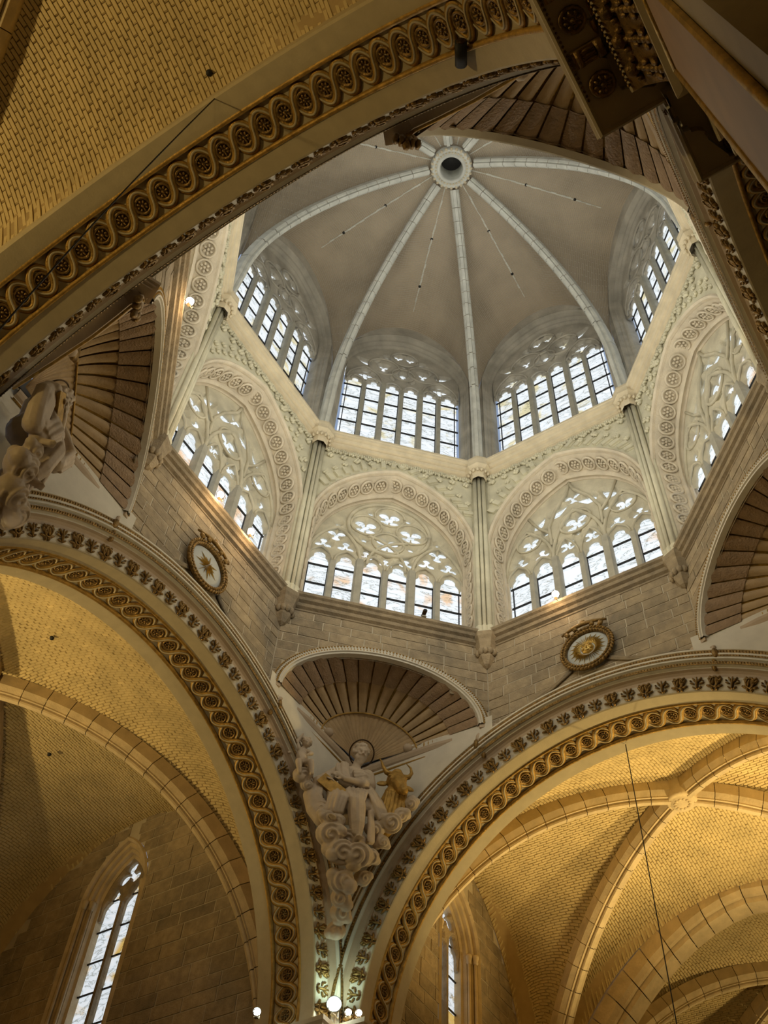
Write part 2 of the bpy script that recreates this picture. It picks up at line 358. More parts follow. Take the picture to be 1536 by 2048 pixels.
def tracery_mesh(design, C, x, z0, z1, y0, y1, name, m):
    H, R = design(); f = field(H); b = MB(); Cf = C
    tracery(b, f, lambda u, z: min(Cf(u) - z if abs(u) < x - 0.01 else -1, z - z0 + 1e-3), -x, x, z0, z1, 0.045, y0, y1)
    R.f = R.f; b.add(R.v, R.f, 0, True); return b.mesh(name, [m])
TR_A = tracery_mesh(design_A, LOWC, 2.42, 26.38, 30.4, 7.58, 7.74, 'tracery', 'stone_tracery')
TR_B = tracery_mesh(design_B, LOWC, 2.42, 26.38, 30.4, 7.58, 7.74, 'tracery', 'stone_tracery')
TR_C = tracery_mesh(design_C, UPC, 2.3, 37.2, 41.0, 7.22, 7.36, 'tracery', 'stone_up')

# ------------------------------------------------------------------ shared window pieces
def mullion_mesh(w, z0, z1, y0, y1, m):
    b = MB(); pr = [(-w * 0.35, y0), (w * 0.35, y0), (w * 0.5, y0 + 0.1), (w * 0.5, y1), (-w * 0.5, y1), (-w * 0.5, y0 + 0.1)]
    b.sweep(pr, [(lambda a, c, z=z: (a, c, z)) for z in (z0, z1)], closep=True); return b.mesh('mullion', [m])
def pane_mesh(w, h, m):
    b = MB(); b.box((0, 0, 0), (w / 2, 0.015, h / 2)); return b.mesh('pane', [m])
def box_mesh(name, h, m):
    b = MB(); b.box((0, 0, 0), h); return b.mesh(name, [m])
ML = mullion_mesh(0.2, 23.9, 26.6, 7.56, 7.76, 'mullion'); MLB = mullion_mesh(0.26, 23.9, 26.75, 7.5, 7.76, 'mullion')
MU = mullion_mesh(0.17, 31.9, 37.5, 7.2, 7.38, 'mullion'); MUB = mullion_mesh(0.22, 31.9, 37.6, 7.14, 7.38, 'mullion')
ROWL = [(23.95, 24.58), (24.62, 25.46), (25.5, 26.34), (26.38, 27.35)]
ROWU = [(31.9, 32.58), (32.62, 33.53), (33.57, 34.46), (34.5, 35.38), (35.42, 36.3), (36.34, 37.2), (37.24, 37.95)]
PL = [pane_mesh(0.80, b - a, 'pane_low') for a, b in ROWL]; PU = [pane_mesh(0.72, b - a, 'pane_up') for a, b in ROWU]
def sheet(C, w, z0, y, m):
    b = MB(); b.grid(lambda s, t: ((2 * s - 1) * w, y, z0 + (C((2 * s - 1) * w) - z0) * t), 24, 6, smooth=False, flip=True)
    b.grid(lambda s, t: ((2 * s - 1) * w, y + 0.03, z0 + (C((2 * s - 1) * w) - z0) * t), 24, 6, smooth=False); return b.mesh('pane', [m])
SHL = sheet(LOWC, 2.4, 27.38, 7.80, 'pane_low'); SHU = sheet(UPC, 2.28, 37.98, 7.42, 'pane_up')
BARL = box_mesh('glazing_bar', (2.4, 0.02, 0.028), 'iron'); BARU = box_mesh('glazing_bar', (2.25, 0.02, 0.03), 'iron')
def lead_mesh(n, pitch, w, z0, z1):
    b = MB()
    for i in range(n):
        for s in (-1, 1): b.box(((i - (n - 1) / 2) * pitch + s * w, 0, (z0 + z1) / 2), (0.016, 0.02, (z1 - z0) / 2))
    return b.mesh('lead_frame', ['lead'])
LDL = lead_mesh(6, 0.81, 0.30, 23.9, 26.4); LDU = lead_mesh(6, 0.735, 0.278, 31.9, 37.3)
FACE = {0: 'sun medallion', 1: 'bearded saint with the ox', 2: 'star medallion', 3: 'left-hand saint', 4: 'great arch nearest the viewer', 5: 'pier with the gilded cornice', 6: 'arch at the right edge', 7: 'shell at the right edge'}
wn = 0
for k in range(8):
    for tier in (0, 1):
        wn += 1
        o = thing('window_%d' % wn, ('lower' if tier == 0 else 'upper') + ' six-light lantern window on the side above the ' + FACE[k], None, frame(k), kind='structure')
        if tier == 0:
            link('tracery', TR_A if k == 1 else TR_B, o)
            for i in range(5): link('mullion', MLB if i in (1, 3) else ML, o, M.Translation(((i - 2) * 0.81, 0, 0)))
            for r, (a, b) in enumerate(ROWL):
                for i in range(6): link('pane', PL[r], o, M.Translation(((i - 2.5) * 0.81, 7.80, (a + b) / 2)))
            for r in range(3): link('glazing_bar', BARL, o, M.Translation((0, 7.765, ROWL[r][1] + 0.02)))
            link('pane', SHL, o); link('lead_frame', LDL, o, M.Translation((0, 7.765, 0)))
        else:
            link('tracery', TR_C, o)
            for i in range(5): link('mullion', MUB if i in (1, 3) else MU, o, M.Translation(((i - 2) * 0.735, 0, 0)))
            for r, (a, b) in enumerate(ROWU):
                for i in range(6): link('pane', PU[r], o, M.Translation(((i - 2.5) * 0.735, 7.42, (a + b) / 2)))
            for r in range(6): link('glazing_bar', BARU, o, M.Translation((0, 7.385, ROWU[r][1] + 0.02)))
            link('pane', SHU, o); link('lead_frame', LDU, o, M.Translation((0, 7.385, 0)))

# ------------------------------------------------------------------ lantern walls
def loft(mb, curves, mi=0, smooth=False):   # curves: lists of (x,y,z), equal length
    n = len(curves[0]); vs = [p for c in curves for p in c]
    fs = [(i * n + j, (i + 1) * n + j, (i + 1) * n + j + 1, i * n + j + 1) for i in range(len(curves) - 1) for j in range(n - 1)]
    mb.add(vs, [f[::-1] for f in fs], mi, smooth)
LW = 6.75
def ring3(w, zs, c, zb, y, n=22): return [(x, y, z) for x, z in arch_pts(w, zs, c, zb, n)]
b = MB()   # spandrels: from the outer arch to the rectangle below the cornice
oa = arch_pts(2.60, 27.2, 1.13, 23.3, 22)
hi = [(x, LW, 31.5) for x, z in oa]; hi[0] = (-2.85, LW, 31.5); hi[-1] = (2.85, LW, 31.5)
loft(b, [[(x, LW, z) for x, z in oa], hi])
for s in (-1, 1):
    q = [(s * 2.6, LW, 23.3), (s * 2.85, LW, 23.3), (s * 2.85, LW, 31.5), (s * 2.6, LW, 31.5)]; b.add(q if s < 0 else q, [(0, 1, 2, 3)])
SPAND = b.mesh('spandrel', ['stone_low'])
b = MB()   # deep carved splay of the lower window
seq = [(2.60, 27.2, 1.13, LW), (2.66, 27.2, 1.13, LW - 0.06), (2.60, 27.2, 1.12, LW - 0.1), (2.56, 27.2, 1.12, LW - 0.04), (2.56, 27.2, 1.12, LW + 0.05), (2.52, 27.15, 1.1, LW + 0.02),
       (2.50, 27.15, 1.1, LW + 0.1)]
loft(b, [ring3(w_, zs, c, 23.3, y) for w_, zs, c, y in seq], smooth=False)
loft(b, [ring3(2.50, 27.15, 1.1, 23.3, LW + 0.1), ring3(2.44, 27.1, 1.07, 23.3, LW + 0.58)])
seq = [(2.44, 27.1, 1.07, LW + 0.58), (2.38, 27.05, 1.05, LW + 0.6), (2.36, 27.0, 1.04, LW + 0.66), (2.42, 27.0, 1.04, LW + 0.68), (2.42, 27.0, 1.04, LW + 0.76), (2.35, 27.0, 1.04, LW + 0.8), (2.36, 27.0, 1.04, LW + 0.86), (2.44, 27.0, 1.04, LW + 0.9), (2.44, 27.0, 1.04, LW + 1.2)]
loft(b, [ring3(w_, zs, c, 23.3, y) for w_, zs, c, y in seq])
SPLAY = b.mesh('archivolt', ['stone_arch'])
b = MB(); b.tube([(0.225 * cos(a), 0.225 * sin(a), 0.01) for a in [2 * pi * i / 16 for i in range(17)]], 0.038, 5, up=(0, 0, 1), cap=False)
for i in range(6): a = pi * i / 3; b.ell((0.11 * cos(a), 0.11 * sin(a), 0), (0.06, 0.045, 0.04), 0, 6, 4, M.Rotation(a, 3, 'Z'))
b.ell((0, 0, 0.01), (0.05, 0.05, 0.05), 0, 6, 4)
ROUND = b.mesh('roundel', ['stone_arch'])
b = MB(); b.box((0, 0, 0), (0.075, 0.07, 0.17), R=M.Rotation(0.35, 3, 'Y')); b.box((0.1, 0.04, 0), (0.03, 0.05, 0.17), R=M.Rotation(0.35, 3, 'Y')); CHEV = b.mesh('chevron_block', ['stone_low'])
b = MB()
for i in range(4): b.ell((0.05 * cos(i * 1.7), -0.03, 0.06 * sin(i * 1.7)), (0.06, 0.06, 0.05), 0, 6, 4)
CROCK = b.mesh('crocket', ['stone_low'])
b = MB()
for i in range(5): b.ell((0.09 * (i - 2), -0.03, -0.05 * abs(i - 2) + (0.03 if i % 2 else 0)), (0.06, 0.05, 0.075), 0, 6, 4, M.Rotation(0.5 * (i - 2), 3, 'Y'))
b.ell((0, -0.05, -0.12), (0.05, 0.05, 0.07), 0, 6, 4); LEAFB = b.mesh('carved_leaf', ['stone_low'])
def arch_s(w, zs, c, n):     # equally spaced points with normals along a pointed arch
    R = w + c; A = math.acos(c / R); out = []
    for i in range(n):
        t = (i + 0.5) / n; s = -1 if t < 0.5 else 1; a = A * (t * 2 if t < 0.5 else (1 - t) * 2)
        out.append((s * (R * cos(a) - c), zs + R * sin(a), s * cos(a), sin(a)))
    return out
WALLS = {}
for k in range(8):
    o = thing('wall_' + COMP[k], 'octagonal lantern wall on the side above the ' + FACE[k], None, frame(k), kind='structure'); WALLS[k] = o
    if k in (4, 5): link('spandrel', SPAND, o); link('archivolt', SPLAY, o); continue
    link('spandrel', SPAND, o); link('archivolt', SPLAY, o)
    for x, z, nx, nz in arch_s(2.47, 27.12, 1.085, 17):
        X = V((nz, 0, -nx)); N = (V((-nx, 0, -nz)) + V((0, -0.13, 0))).normalized(); Y = N.cross(X)
        mw = M((X, Y, N)).transposed().to_4x4(); mw.translation = V((x, LW + 0.34, z)) + N * 0.035; link('roundel', ROUND, o, mw)
    for s in (-1, 1):
        for i in range(6):
            mw = M.Rotation(pi / 2 * -s, 4, 'Y'); mw.translation = V((s * 2.46, LW + 0.34, 26.8 - 0.5 * i)); link('roundel', ROUND, o, mw)
    for x, z, nx, nz in arch_s(2.86, 27.3, 1.2, 28):
        if abs(x) > 2.45: continue
        mw = M.Rotation(atan2(nx, nz), 4, 'Y'); mw.translation = V((x, LW - 0.02, z))
        link('chevron_block' if k in (0, 1) else 'crocket', CHEV if k in (0, 1) else CROCK, o, mw)
    for x, z, nx, nz in arch_s(3.06, 27.4, 1.3, 24):
        if abs(x) < 2.5 and z < 31.1: link('crocket', CROCK, o, M.Translation((x, LW - 0.02, z)))
    for i in range(25): link('carved_leaf', LEAFB, o, M.Translation(((i - 12) * 0.21, LW - 0.02, 31.17 + 0.06 * (i % 2))) @ M.Diagonal((0.75, 1.3, 0.8, 1)))
    for i in range(11):
        if abs(i - 5) > 1: link('carved_flower', CROCK, o, M.Translation(((i - 5) * 0.46, LW - 0.03, 30.86)) @ M.Diagonal((1.1, 1.2, 1.1, 1)))
# upper wall: splay from the vault edge to the window
def vedge(u):   # vault / wall line
    t = min(1, abs(u) / 2.78); return 36.0 + 5.9 * sqrt(max(0, 1 - t * t))
b = MB(); n = 44
def up_ring(w, zs, c, y): return ring3(w, zs, c, 31.9, y)
ve = []
for x, z in arch_pts(2.3, 38.2, 0.32, 31.9, 22):
    u = x / 2.3 * 2.76; ve.append((u, LW, vedge(u) if z > 31.95 else 31.9))
ve[1] = (ve[0][0], LW, 36.6); ve[-2] = (ve[-1][0], LW, 36.6)
loft(b, [ve, up_ring(2.56, 38.3, 0.6, LW + 0.06), up_ring(2.52, 38.3, 0.5, LW + 0.02), up_ring(2.47, 38.3, 0.45, LW + 0.08), up_ring(2.46, 38.3, 0.4, LW + 0.2), up_ring(2.42, 38.25, 0.36, LW + 0.22),
         up_ring(2.40, 38.2, 0.34, LW + 0.32), up_ring(2.34, 38.2, 0.32, LW + 0.34), up_ring(2.30, 38.2, 0.32, LW + 0.42), up_ring(2.30, 38.2, 0.32, LW + 0.7)])
UPW = b.mesh('upper_splay', ['stone_up'])
b = MB(); b.grid(lambda s, t: ((2 * s - 1) * 3.3, 7.9 + 0.25, 22 + 22 * t), 1, 1, flip=True)
for k in range(8): link('upper_splay', UPW, WALLS[k])
# corner columns
b = MB()
for i in range(5):
    a = radians(-70 + 35 * i); r = 0.075 if i % 2 else 0.055; x, y = sin(a) * 0.24, -cos(a) * 0.24 + 7.30
    b.tube([(x, y, 23.3), (x, y, 31.2)], r, 8)
    b.rev([(r * 1.7, 0), (r * 1.9, 0.1), (r * 1.3, 0.16), (r * 1.6, 0.3), (r * 1.0, 0.36)], 8, 0, (x, y, 23.35))
b.tube([(0, 7.42, 23.3), (0, 7.42, 31.3)], 0.3, 8); SHAFT = b.mesh('shaft_cluster', ['stone_low'])
b = MB(); b.rev([(0.25, 31.0), (0.28, 31.1), (0.24, 31.15), (0.34, 31.45), (0.46, 31.55), (0.46, 31.65), (0.38, 31.7), (0.44, 31.9), (0.44, 32.0), (0.0, 32.0)], 8, 0, (0, 7.1, 0), False)
for i in range(9): a = radians(-100 + 25 * i); b.ell((sin(a) * 0.33, 7.1 - cos(a) * 0.33, 31.33), (0.06, 0.06, 0.1), 0, 6, 4)
CAPM = b.mesh('capital', ['cornice'])
b = MB(); b.rev([(0.30, 23.45), (0.40, 23.35), (0.40, 23.2), (0.34, 23.1), (0.32, 22.98), (0.27, 22.8), (0.24, 22.5), (0.12, 22.28), (0.0, 22.2)], 6, 0, (0, 7.28, 0), False)
for i in range(5): a = radians(-60 + 30 * i); b.ell((sin(a) * 0.24, 7.28 - cos(a) * 0.24, 22.68), (0.09, 0.09, 0.12), 0, 6, 4)
CORB = b.mesh('corbel', ['block'])
b = MB()
for x, r in ((0, 0.12), (-0.16, 0.07), (0.16, 0.07)): b.tube([(x, 7.3 + abs(x) * 0.3, 31.9), (x, 7.28 + abs(x) * 0.3, 34.3)], r, 8)
UPSH = b.mesh('upper_shaft', ['rib'])
for k in range(8):
    o = thing('column_corner', 'corner shaft cluster left of the side above the ' + FACE[k], None, rz(45 * k + 22.5 - 90), kind='structure')
    link('shaft_cluster', SHAFT, o); link('capital', CAPM, o); link('corbel', CORB, o); link('upper_shaft', UPSH, o)
def oct_seg(prof, name, m):    # prof (apothem, z) -> mitred side segment
    b = MB(); b.sweep(prof, [(lambda a, z, s=s: (s * a * T225, a, z)) for s in (-1, 1)]); b.f = [f[::-1] for f in b.f]; return b.mesh(name, [m])
CORN = oct_seg([(6.80, 31.30), (6.68, 31.36), (6.70, 31.42), (6.62, 31.44), (6.60, 31.54), (6.64, 31.58), (6.54, 31.60), (6.50, 31.70), (6.53, 31.73), (6.43, 31.76), (6.41, 31.84), (6.39, 31.86), (6.39, 31.96), (6.9, 32.05), (7.6, 32.0)], 'cornice_length', 'cornice')
SILL = oct_seg([(6.82, 22.95), (6.74, 22.98), (6.76, 23.06), (6.68, 23.1), (6.66, 23.2), (6.69, 23.23), (6.60, 23.27), (6.58, 23.36), (6.52, 23.40), (6.52, 23.5), (7.0, 23.6), (8.0, 23.85)], 'sill_length', 'block')
t1 = thing('trim_1', 'ochre stone cornice between the two window tiers of the lantern', None, kind='structure'); t2 = thing('trim_2', 'stone sill moulding under the lower lantern windows', None, kind='structure')
for k in range(8): link('cornice_length', CORN, t1, frame(k)); link('sill_length', SILL, t2, frame(k))

# ------------------------------------------------------------------ lantern vault
def ribz(r): return 34.3 + sqrt(max(0, 8.4 ** 2 - (min(r, 6.88) + 1.5) ** 2))
b = MB()
def webz(d, t):      # d apothem distance, t 0..1 toward the rib
    r = d / cos(radians(22.5)); zr = max(36.0, ribz(min(r, 6.6)) + 0.12) if r < 6.6 else 36.0 + (ribz(6.6) + 0.12 - 36.0) * max(0, (7.3 - r) / 0.7)
    zc = 42.75 - 0.85 * (d / 6.75) ** 2; e = 0.5; return zr + (zc - zr) * max(0, 1 - t * t) ** e
NU, NVV = 30, 32; vs = []; uvs = []
for i in range(NU + 1):
    d = 0.45 + (6.76 - 0.45) * i / NU
    for j in range(NVV + 1):
        q = -1 + 2 * j / NVV; t = sin(q * pi / 2); vs.append((t * d * T225, d, webz(d, abs(t)))); uvs.append((d * 1.15, t * d * 0.55))
fs = [(i * (NVV + 1) + j, i * (NVV + 1) + j + 1, (i + 1) * (NVV + 1) + j + 1, (i + 1) * (NVV + 1) + j) for i in range(NU) for j in range(NVV)]
b.add(vs, fs, 0, True); WEB = b.mesh('web', ['dome']); ul = WEB.uv_layers.new(name='UVMap')
for lp in WEB.loops: ul.data[lp.index].uv = (uvs[lp.vertex_index][1], uvs[lp.vertex_index][0])
dome = thing('ceiling_lantern', 'grey brown ribbed brick vault closing the lantern', None, kind='structure')
b = MB()
for i in range(26):
    d = 0.9 + i * 0.2; z = webz(d, 0) - 0.02; rr = random.uniform(0.012, 0.035); b.box((random.uniform(-0.01, 0.01), d, z), (rr, 0.1, 0.012))
RIDGE = b.mesh('ridge_joint', ['rib'])
b = MB(); b.rev([(0.001, 0), (0.055, 0), (0.06, 0.03)], 10, 0)
HOLE = b.mesh('vent_hole_shade', ['iron'])  # solid dark disc; its colour paints the shade of a small hole
RS = [0.85 + (6.83 - 0.85) * ((i / 16) ** 0.8) for i in range(17)]
RIBV = []
rp = [(-0.17, 0.30), (-0.17, 0.06), (-0.12, 0.0), (-0.07, 0.0), (-0.06, -0.1), (0.06, -0.1), (0.07, 0.0), (0.12, 0.0), (0.17, 0.06), (0.17, 0.30)]
for i in range(16):
    b = MB(); st = []
    for t in (0.02, 0.5, 0.985):
        r = RS[i] + (RS[i + 1] - RS[i]) * t; z = ribz(r); nr, nz = (r + 1.5) / 8.4, (z - 34.3) / 8.4
        st.append(lambda a, h, r=r, z=z, nr=nr, nz=nz: (a, r + nr * h, z + nz * h))
    b.sweep(rp, st); RIBV.append(b.mesh('voussoir', ['rib']))
b = MB(); st = []
for z in (31.95, 33.0, 34.2, 34.8, 35.4, ribz(RS[16])):
    r = -1.5 + sqrt(8.4 ** 2 - (z - 34.3) ** 2) if z > 34 else 6.9 + (34.2 - z) * 0.06; st.append(lambda a, h, r=r, z=z: (a, r + h, z))
b.sweep(rp, st); RIBV.append(b.mesh('voussoir', ['rib']))
for k in range(8):
    link('web', WEB, dome, frame(k)); link('ridge_joint', RIDGE, dome, frame(k))
    for d in (3.0, 4.95): link('vent_hole_shade', HOLE, dome, frame(k) @ M.Translation((0, d, webz(d, 0) - 0.03)))
    for m_ in RIBV: link('voussoir', m_, dome, rz(45 * k + 22.5 - 90))
b = MB(); b.rev([(0.80, 42.5), (0.74, 42.22), (0.68, 42.2), (0.64, 42.26), (0.58, 42.28), (0.54, 42.2), (0.48, 42.15), (0.43, 42.25), (0.42, 42.9), (0.42, 43.4)], 32)
for i in range(24): a = 2 * pi * i / 24; b.ell((0.74 * cos(a), 0.74 * sin(a), 42.24), (0.08, 0.06, 0.08), 1, 6, 4, M.Rotation(a, 3, 'Z'))
for i in range(32): a = 2 * pi * i / 32; b.ell((0.60 * cos(a), 0.60 * sin(a), 42.24), (0.04, 0.04, 0.04), 1, 5, 4)
put(b, 'boss', ['rib', 'cornice'], dome)
b = MB(); b.rev([(0.45, 43.4), (0.0, 43.4)], 24); put(b, 'oculus_shade', ['iron'], dome)  # dark disc closing the oculus; its colour stands in for the shade inside

# ------------------------------------------------------------------ ashlar stones
b = MB(); hh = 0.5; c_ = 0.48
vs = [(-hh, 0.03, -hh), (hh, 0.03, -hh), (hh, 0.03, hh), (-hh, 0.03, hh), (-c_ - .01, 0, -c_), (c_ + .01, 0, -c_), (c_ + .01, 0, c_), (-c_ - .01, 0, c_)]
b.add(vs, [(4, 5, 6, 7), (0, 1, 5, 4), (1, 2, 6, 5), (2, 3, 7, 6), (3, 0, 4, 7)]); STONE = b.mesh('stone', ['block'])
def ashlar(parent, y, x0, x1, z0, z1, ok, ch=0.36, cw=0.72, mw=M.Identity(4), limit=300, name='stone', me=None, rnd=None, cut=None):
    n = 0; z = z1
    rnd = rnd or random.Random(int(x0 * 7 + z1 * 13 + y))
    while z > z0 + 0.05:
        h = ch * rnd.uniform(0.85, 1.15); h = min(h, z - z0); x = x0 + rnd.uniform(-cw, 0) * 0.6
        while x < x1:
            wd = cw * rnd.uniform(0.6, 1.4); a, c = max(x, x0), min(x + wd, x1); x += wd
            if cut:
                lo, hi = cut(z - h / 2)
                if a < hi and c > lo:
                    if a < lo: c = lo
                    elif c > hi: a = hi
                    else: continue
            if c - a < 0.1: continue
            if ok((a + c) / 2, z - h / 2, (c - a) / 2, h / 2) and n < limit:
                m_ = mw @ M.Translation(((a + c) / 2, y + rnd.uniform(-0.008, 0.008), z - h / 2)) @ M.Diagonal((c - a - 0.022, 1, h - 0.02, 1))
                link(name, me or STONE, parent, m_); n += 1
        z -= h
    return n
def backing(parent, y, x0, x1, z0f, z1f, name='mortar_bed', m='mortar', n=24, off=0.014):
    b = MB(); b.grid(lambda s, t: (x0 + (x1 - x0) * s, y + off, z0f(x0 + (x1 - x0) * s) * (1 - t) + z1f(x0 + (x1 - x0) * s) * t), n, 3, smooth=False, flip=True); return put(b, name, m, parent)
ZC, RO, RI = 13.2, 7.12, 6.2
def zout(u): return ZC + sqrt(max(0, RO * RO - u * u))
for k in (0, 2, 4, 6):
    o = WALLS[k]; backing(o, 6.76, -2.83, 2.83, lambda u, k=k: zout(u) + (0.6 if k == 4 else -0.3), lambda u: 23.1)
    if k == 4:
        backing(o, 7.2, -6.9, 6.9, lambda u: zout(u) - 0.3, lambda u: 23.6, 'rear_plaster', 'rough', 40); continue
    ashlar(o, 6.76, -2.8, 2.8, 18.8, 23.05, lambda x, z, a, h: z + h * 0.4 > zout(x))
SW, SH, SZ = 2.7, 1.85, 20.05
def sq(u): return SZ + SH * sqrt(max(0, 1 - (u / SW) ** 2))
for k in (1, 3, 5, 7):
    o = WALLS[k]; backing(o, 6.76, -2.83, 2.83, lambda u: sq(u) - 0.25, lambda u: 23.1)
    ashlar(o, 6.76, -2.8, 2.8, 20.0, 23.05, lambda x, z, a, h: z + h * 0.2 > sq(x))

# ------------------------------------------------------------------ crossing arches
SIDES = {0: ('great crossing arch opening to the far nave bay, under the sun medallion', 0.0), 2: ('great crossing arch opening to the left transept, under the star medallion', 0.0),
         4: ('great crossing arch seen from behind, cutting across the top left of the view', 0.5), 6: ('great crossing arch rising along the right edge of the view', 0.0)}
F0 = 6.5
def asweep(mb, prof, a0, a1, n, mi=0, closep=False, smooth=False):
    st = [(lambda d, r, a=radians(a0 + (a1 - a0) * i / n): (-r * cos(a), F0 + d, ZC + r * sin(a))) for i in range(n + 1)]
    mb.sweep(prof, st, mi, smooth, closep)
def afr(th, d, r, X=None, nrm=(-1, 0)):    # frame at angle th: local X tangent, Z = surface normal (depth, radial)
    a = radians(th); rad = V((-cos(a), 0, sin(a))); tan = V((sin(a), 0, cos(a))); N = (V((0, nrm[0], 0)) + rad * nrm[1]).normalized(); Y = N.cross(tan)
    m_ = M((tan, Y, N)).transposed().to_4x4(); m_.translation = V((0, F0 + d, ZC)) + rad * r; return m_
def arch_mouldings():
    R = {}
    b = MB(); asweep(b, [(0.35, 7.12), (0.0, 7.12), (0.0, 7.08), (0.03, 7.06), (0.03, 6.97), (-0.02, 6.96), (-0.02, 6.80), (0.05, 6.79), (0.05, 6.73), (0.03, 6.72), (0.03, 6.66), (0.10, 6.65), (0.10, 6.62)], -3, 183, 96); b.f = [f[::-1] for f in b.f]; R['outer_moulding'] = b.mesh('outer_moulding', ['white'])
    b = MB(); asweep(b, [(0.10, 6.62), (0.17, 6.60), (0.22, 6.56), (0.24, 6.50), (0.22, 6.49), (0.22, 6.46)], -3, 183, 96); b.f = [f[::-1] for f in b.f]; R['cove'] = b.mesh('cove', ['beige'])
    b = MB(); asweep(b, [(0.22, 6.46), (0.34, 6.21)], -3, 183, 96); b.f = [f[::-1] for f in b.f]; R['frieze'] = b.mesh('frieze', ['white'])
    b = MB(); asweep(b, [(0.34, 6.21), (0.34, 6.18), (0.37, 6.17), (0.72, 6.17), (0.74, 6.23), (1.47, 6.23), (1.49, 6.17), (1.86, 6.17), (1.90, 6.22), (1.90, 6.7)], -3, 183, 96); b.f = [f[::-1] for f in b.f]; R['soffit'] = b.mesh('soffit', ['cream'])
    for nm, pr in (('gold_fillet', [(0.70, 6.18), (0.73, 6.14), (0.78, 6.16), (0.79, 6.22)]), ('gold_fillet', [(1.42, 6.22), (1.43, 6.16), (1.48, 6.14), (1.51, 6.18)])):
        b = MB(); asweep(b, pr, -3, 183, 96, smooth=True); b.f = [f[::-1] for f in b.f]; R[nm + str(pr[0][0])] = b.mesh('gold_fillet', ['gold_dull'])
    # strips of small gilded leaves
    for q, (d, r, sz) in enumerate(((0.015, 7.015, 0.055), (0.01, 6.70, 0.042), (-0.03, 6.875, 0.022))):
        b = MB(); n_ = 300
        for i in range(n_):
            b.X = afr(-2 + 184 * (i + 0.5) / n_, d, r); b.add([(-sz * 0.9, -sz, 0), (sz * 0.9, -sz, 0), (0.2 * sz, sz, 0), (-0.2 * sz, sz, 0), (0, 0, 0.03)], [(0, 1, 4), (1, 2, 4), (2, 3, 4), (3, 0, 4)])
        b.X = None; asweep(b, [(d - 0.004, r + sz * 1.15), (d - 0.004, r - sz * 1.15)], -3, 183, 96)
        b.f = [f[::-1] if len(f) == 4 else f for f in b.f]; R['bead_strip%d' % q] = b.mesh('bead_strip', ['gold_dark'])
    return R
AM = arch_mouldings()
def link_mesh():
    L = radians(4.0) * 6.22; b = MB(); A = 0.25; n = 12
    def crv(s, h, off=0):
        pts = []
        for i in range(n + 1):
            t = i / n; x = (t - 0.5) * L; y = s * A * (abs(sin(pi * t)) ** 0.7); pts.append((x, y, h + s * 0.022 * cos(pi * t)))
        return pts
    for s in (-1, 1):
        b.tube(crv(s, 0.012), 0.068, 6, 0, up=(0, 0, 1), flat=0.45, cap=False)
        b.tube(crv(s, 0.038), 0.02, 5, 1, up=(0, 0, 1), cap=False)
    return b.mesh('guilloche_link', ['gold_dull', 'cream'])
GL = link_mesh()
b = MB(); b.rev([(0.16, 0.0), (0.15, 0.035), (0.12, 0.03), (0.11, 0.0), (0.03, 0.0)], 14)
for i in range(8): a = 2 * pi * i / 8; b.ell((0.072 * cos(a), 0.072 * sin(a), 0.012), (0.036, 0.022, 0.025), 0, 5, 4, M.Rotation(a, 3, 'Z'))
b.ell((0, 0, 0.03), (0.03, 0.03, 0.03), 0, 6, 4); ROS = b.mesh('rosette', ['gold_dark'])
b = MB()
for s in (-1, 1):
    for i, (x, y, l, rot) in enumerate(((0.03, 0.03, 0.13, 0.15), (0.075, 0.03, 0.10, -0.6), (0.09, -0.06, 0.07, -1.3), (0.04, -0.09, 0.07, -0.2), (0.07, 0.10, 0.06, -0.7))):
        b.ell((s * x, y, 0.02), (0.032, l, 0.035), 0, 6, 4, M.Rotation(s * rot, 3, 'Z'))
b.tube([(0.075 * cos(a), 0.02 + 0.10 * sin(a), 0.05) for a in [2 * pi * i / 8 for i in range(9)]], 0.018, 4, up=(0, 0, 1)); LEAF1 = b.mesh('palmette', ['gold_dark'])
b = MB(); b.ell((0, 0.0, 0.03), (0.025, 0.15, 0.03), 0, 6, 4)
for s in (-1, 1):
    b.ell((s * 0.05, 0.07, 0.02), (0.022, 0.07, 0.03), 0, 6, 4, M.Rotation(-s * 0.6, 3, 'Z')); b.ell((s * 0.085, 0.0, 0.02), (0.022, 0.055, 0.03), 0, 6, 4, M.Rotation(-s * 1.2, 3, 'Z'))
    b.ell((s * 0.05, -0.09, 0.02), (0.02, 0.05, 0.03), 0, 6, 4, M.Rotation(-s * 0.9, 3, 'Z')); b.ell((s * 0.11, 0.05, 0.03), (0.02, 0.02, 0.03), 0, 5, 4)
LEAF2 = b.mesh('leaf_spray', ['gold_dark'])
for k, (lab, off) in SIDES.items():
    o = thing('crossing_arch', lab, 'arch', frame(k) @ M.Translation((0, off, 0)), 'crossing arches')
    for nm, me in AM.items(): link(me.name.split('.')[0], me, o)
    for i in range(46):
        th = -2 + 4.0 * (i + 0.5); link('guilloche_link', GL, o, afr(th, 1.105, 6.225, nrm=(0, -1))); link('rosette', ROS, o, afr(th, 1.105, 6.225, nrm=(0, -1)))
    for i in range(49):
        th = 3.75 * (i + 0.5) - 1.9; link('palmette' if i % 2 else 'leaf_spray', LEAF1 if i % 2 else LEAF2, o, afr(th, 0.275, 6.34, nrm=(-0.9, -0.43)) @ M.Diagonal((1.3, 1.12, 1.2, 1)))
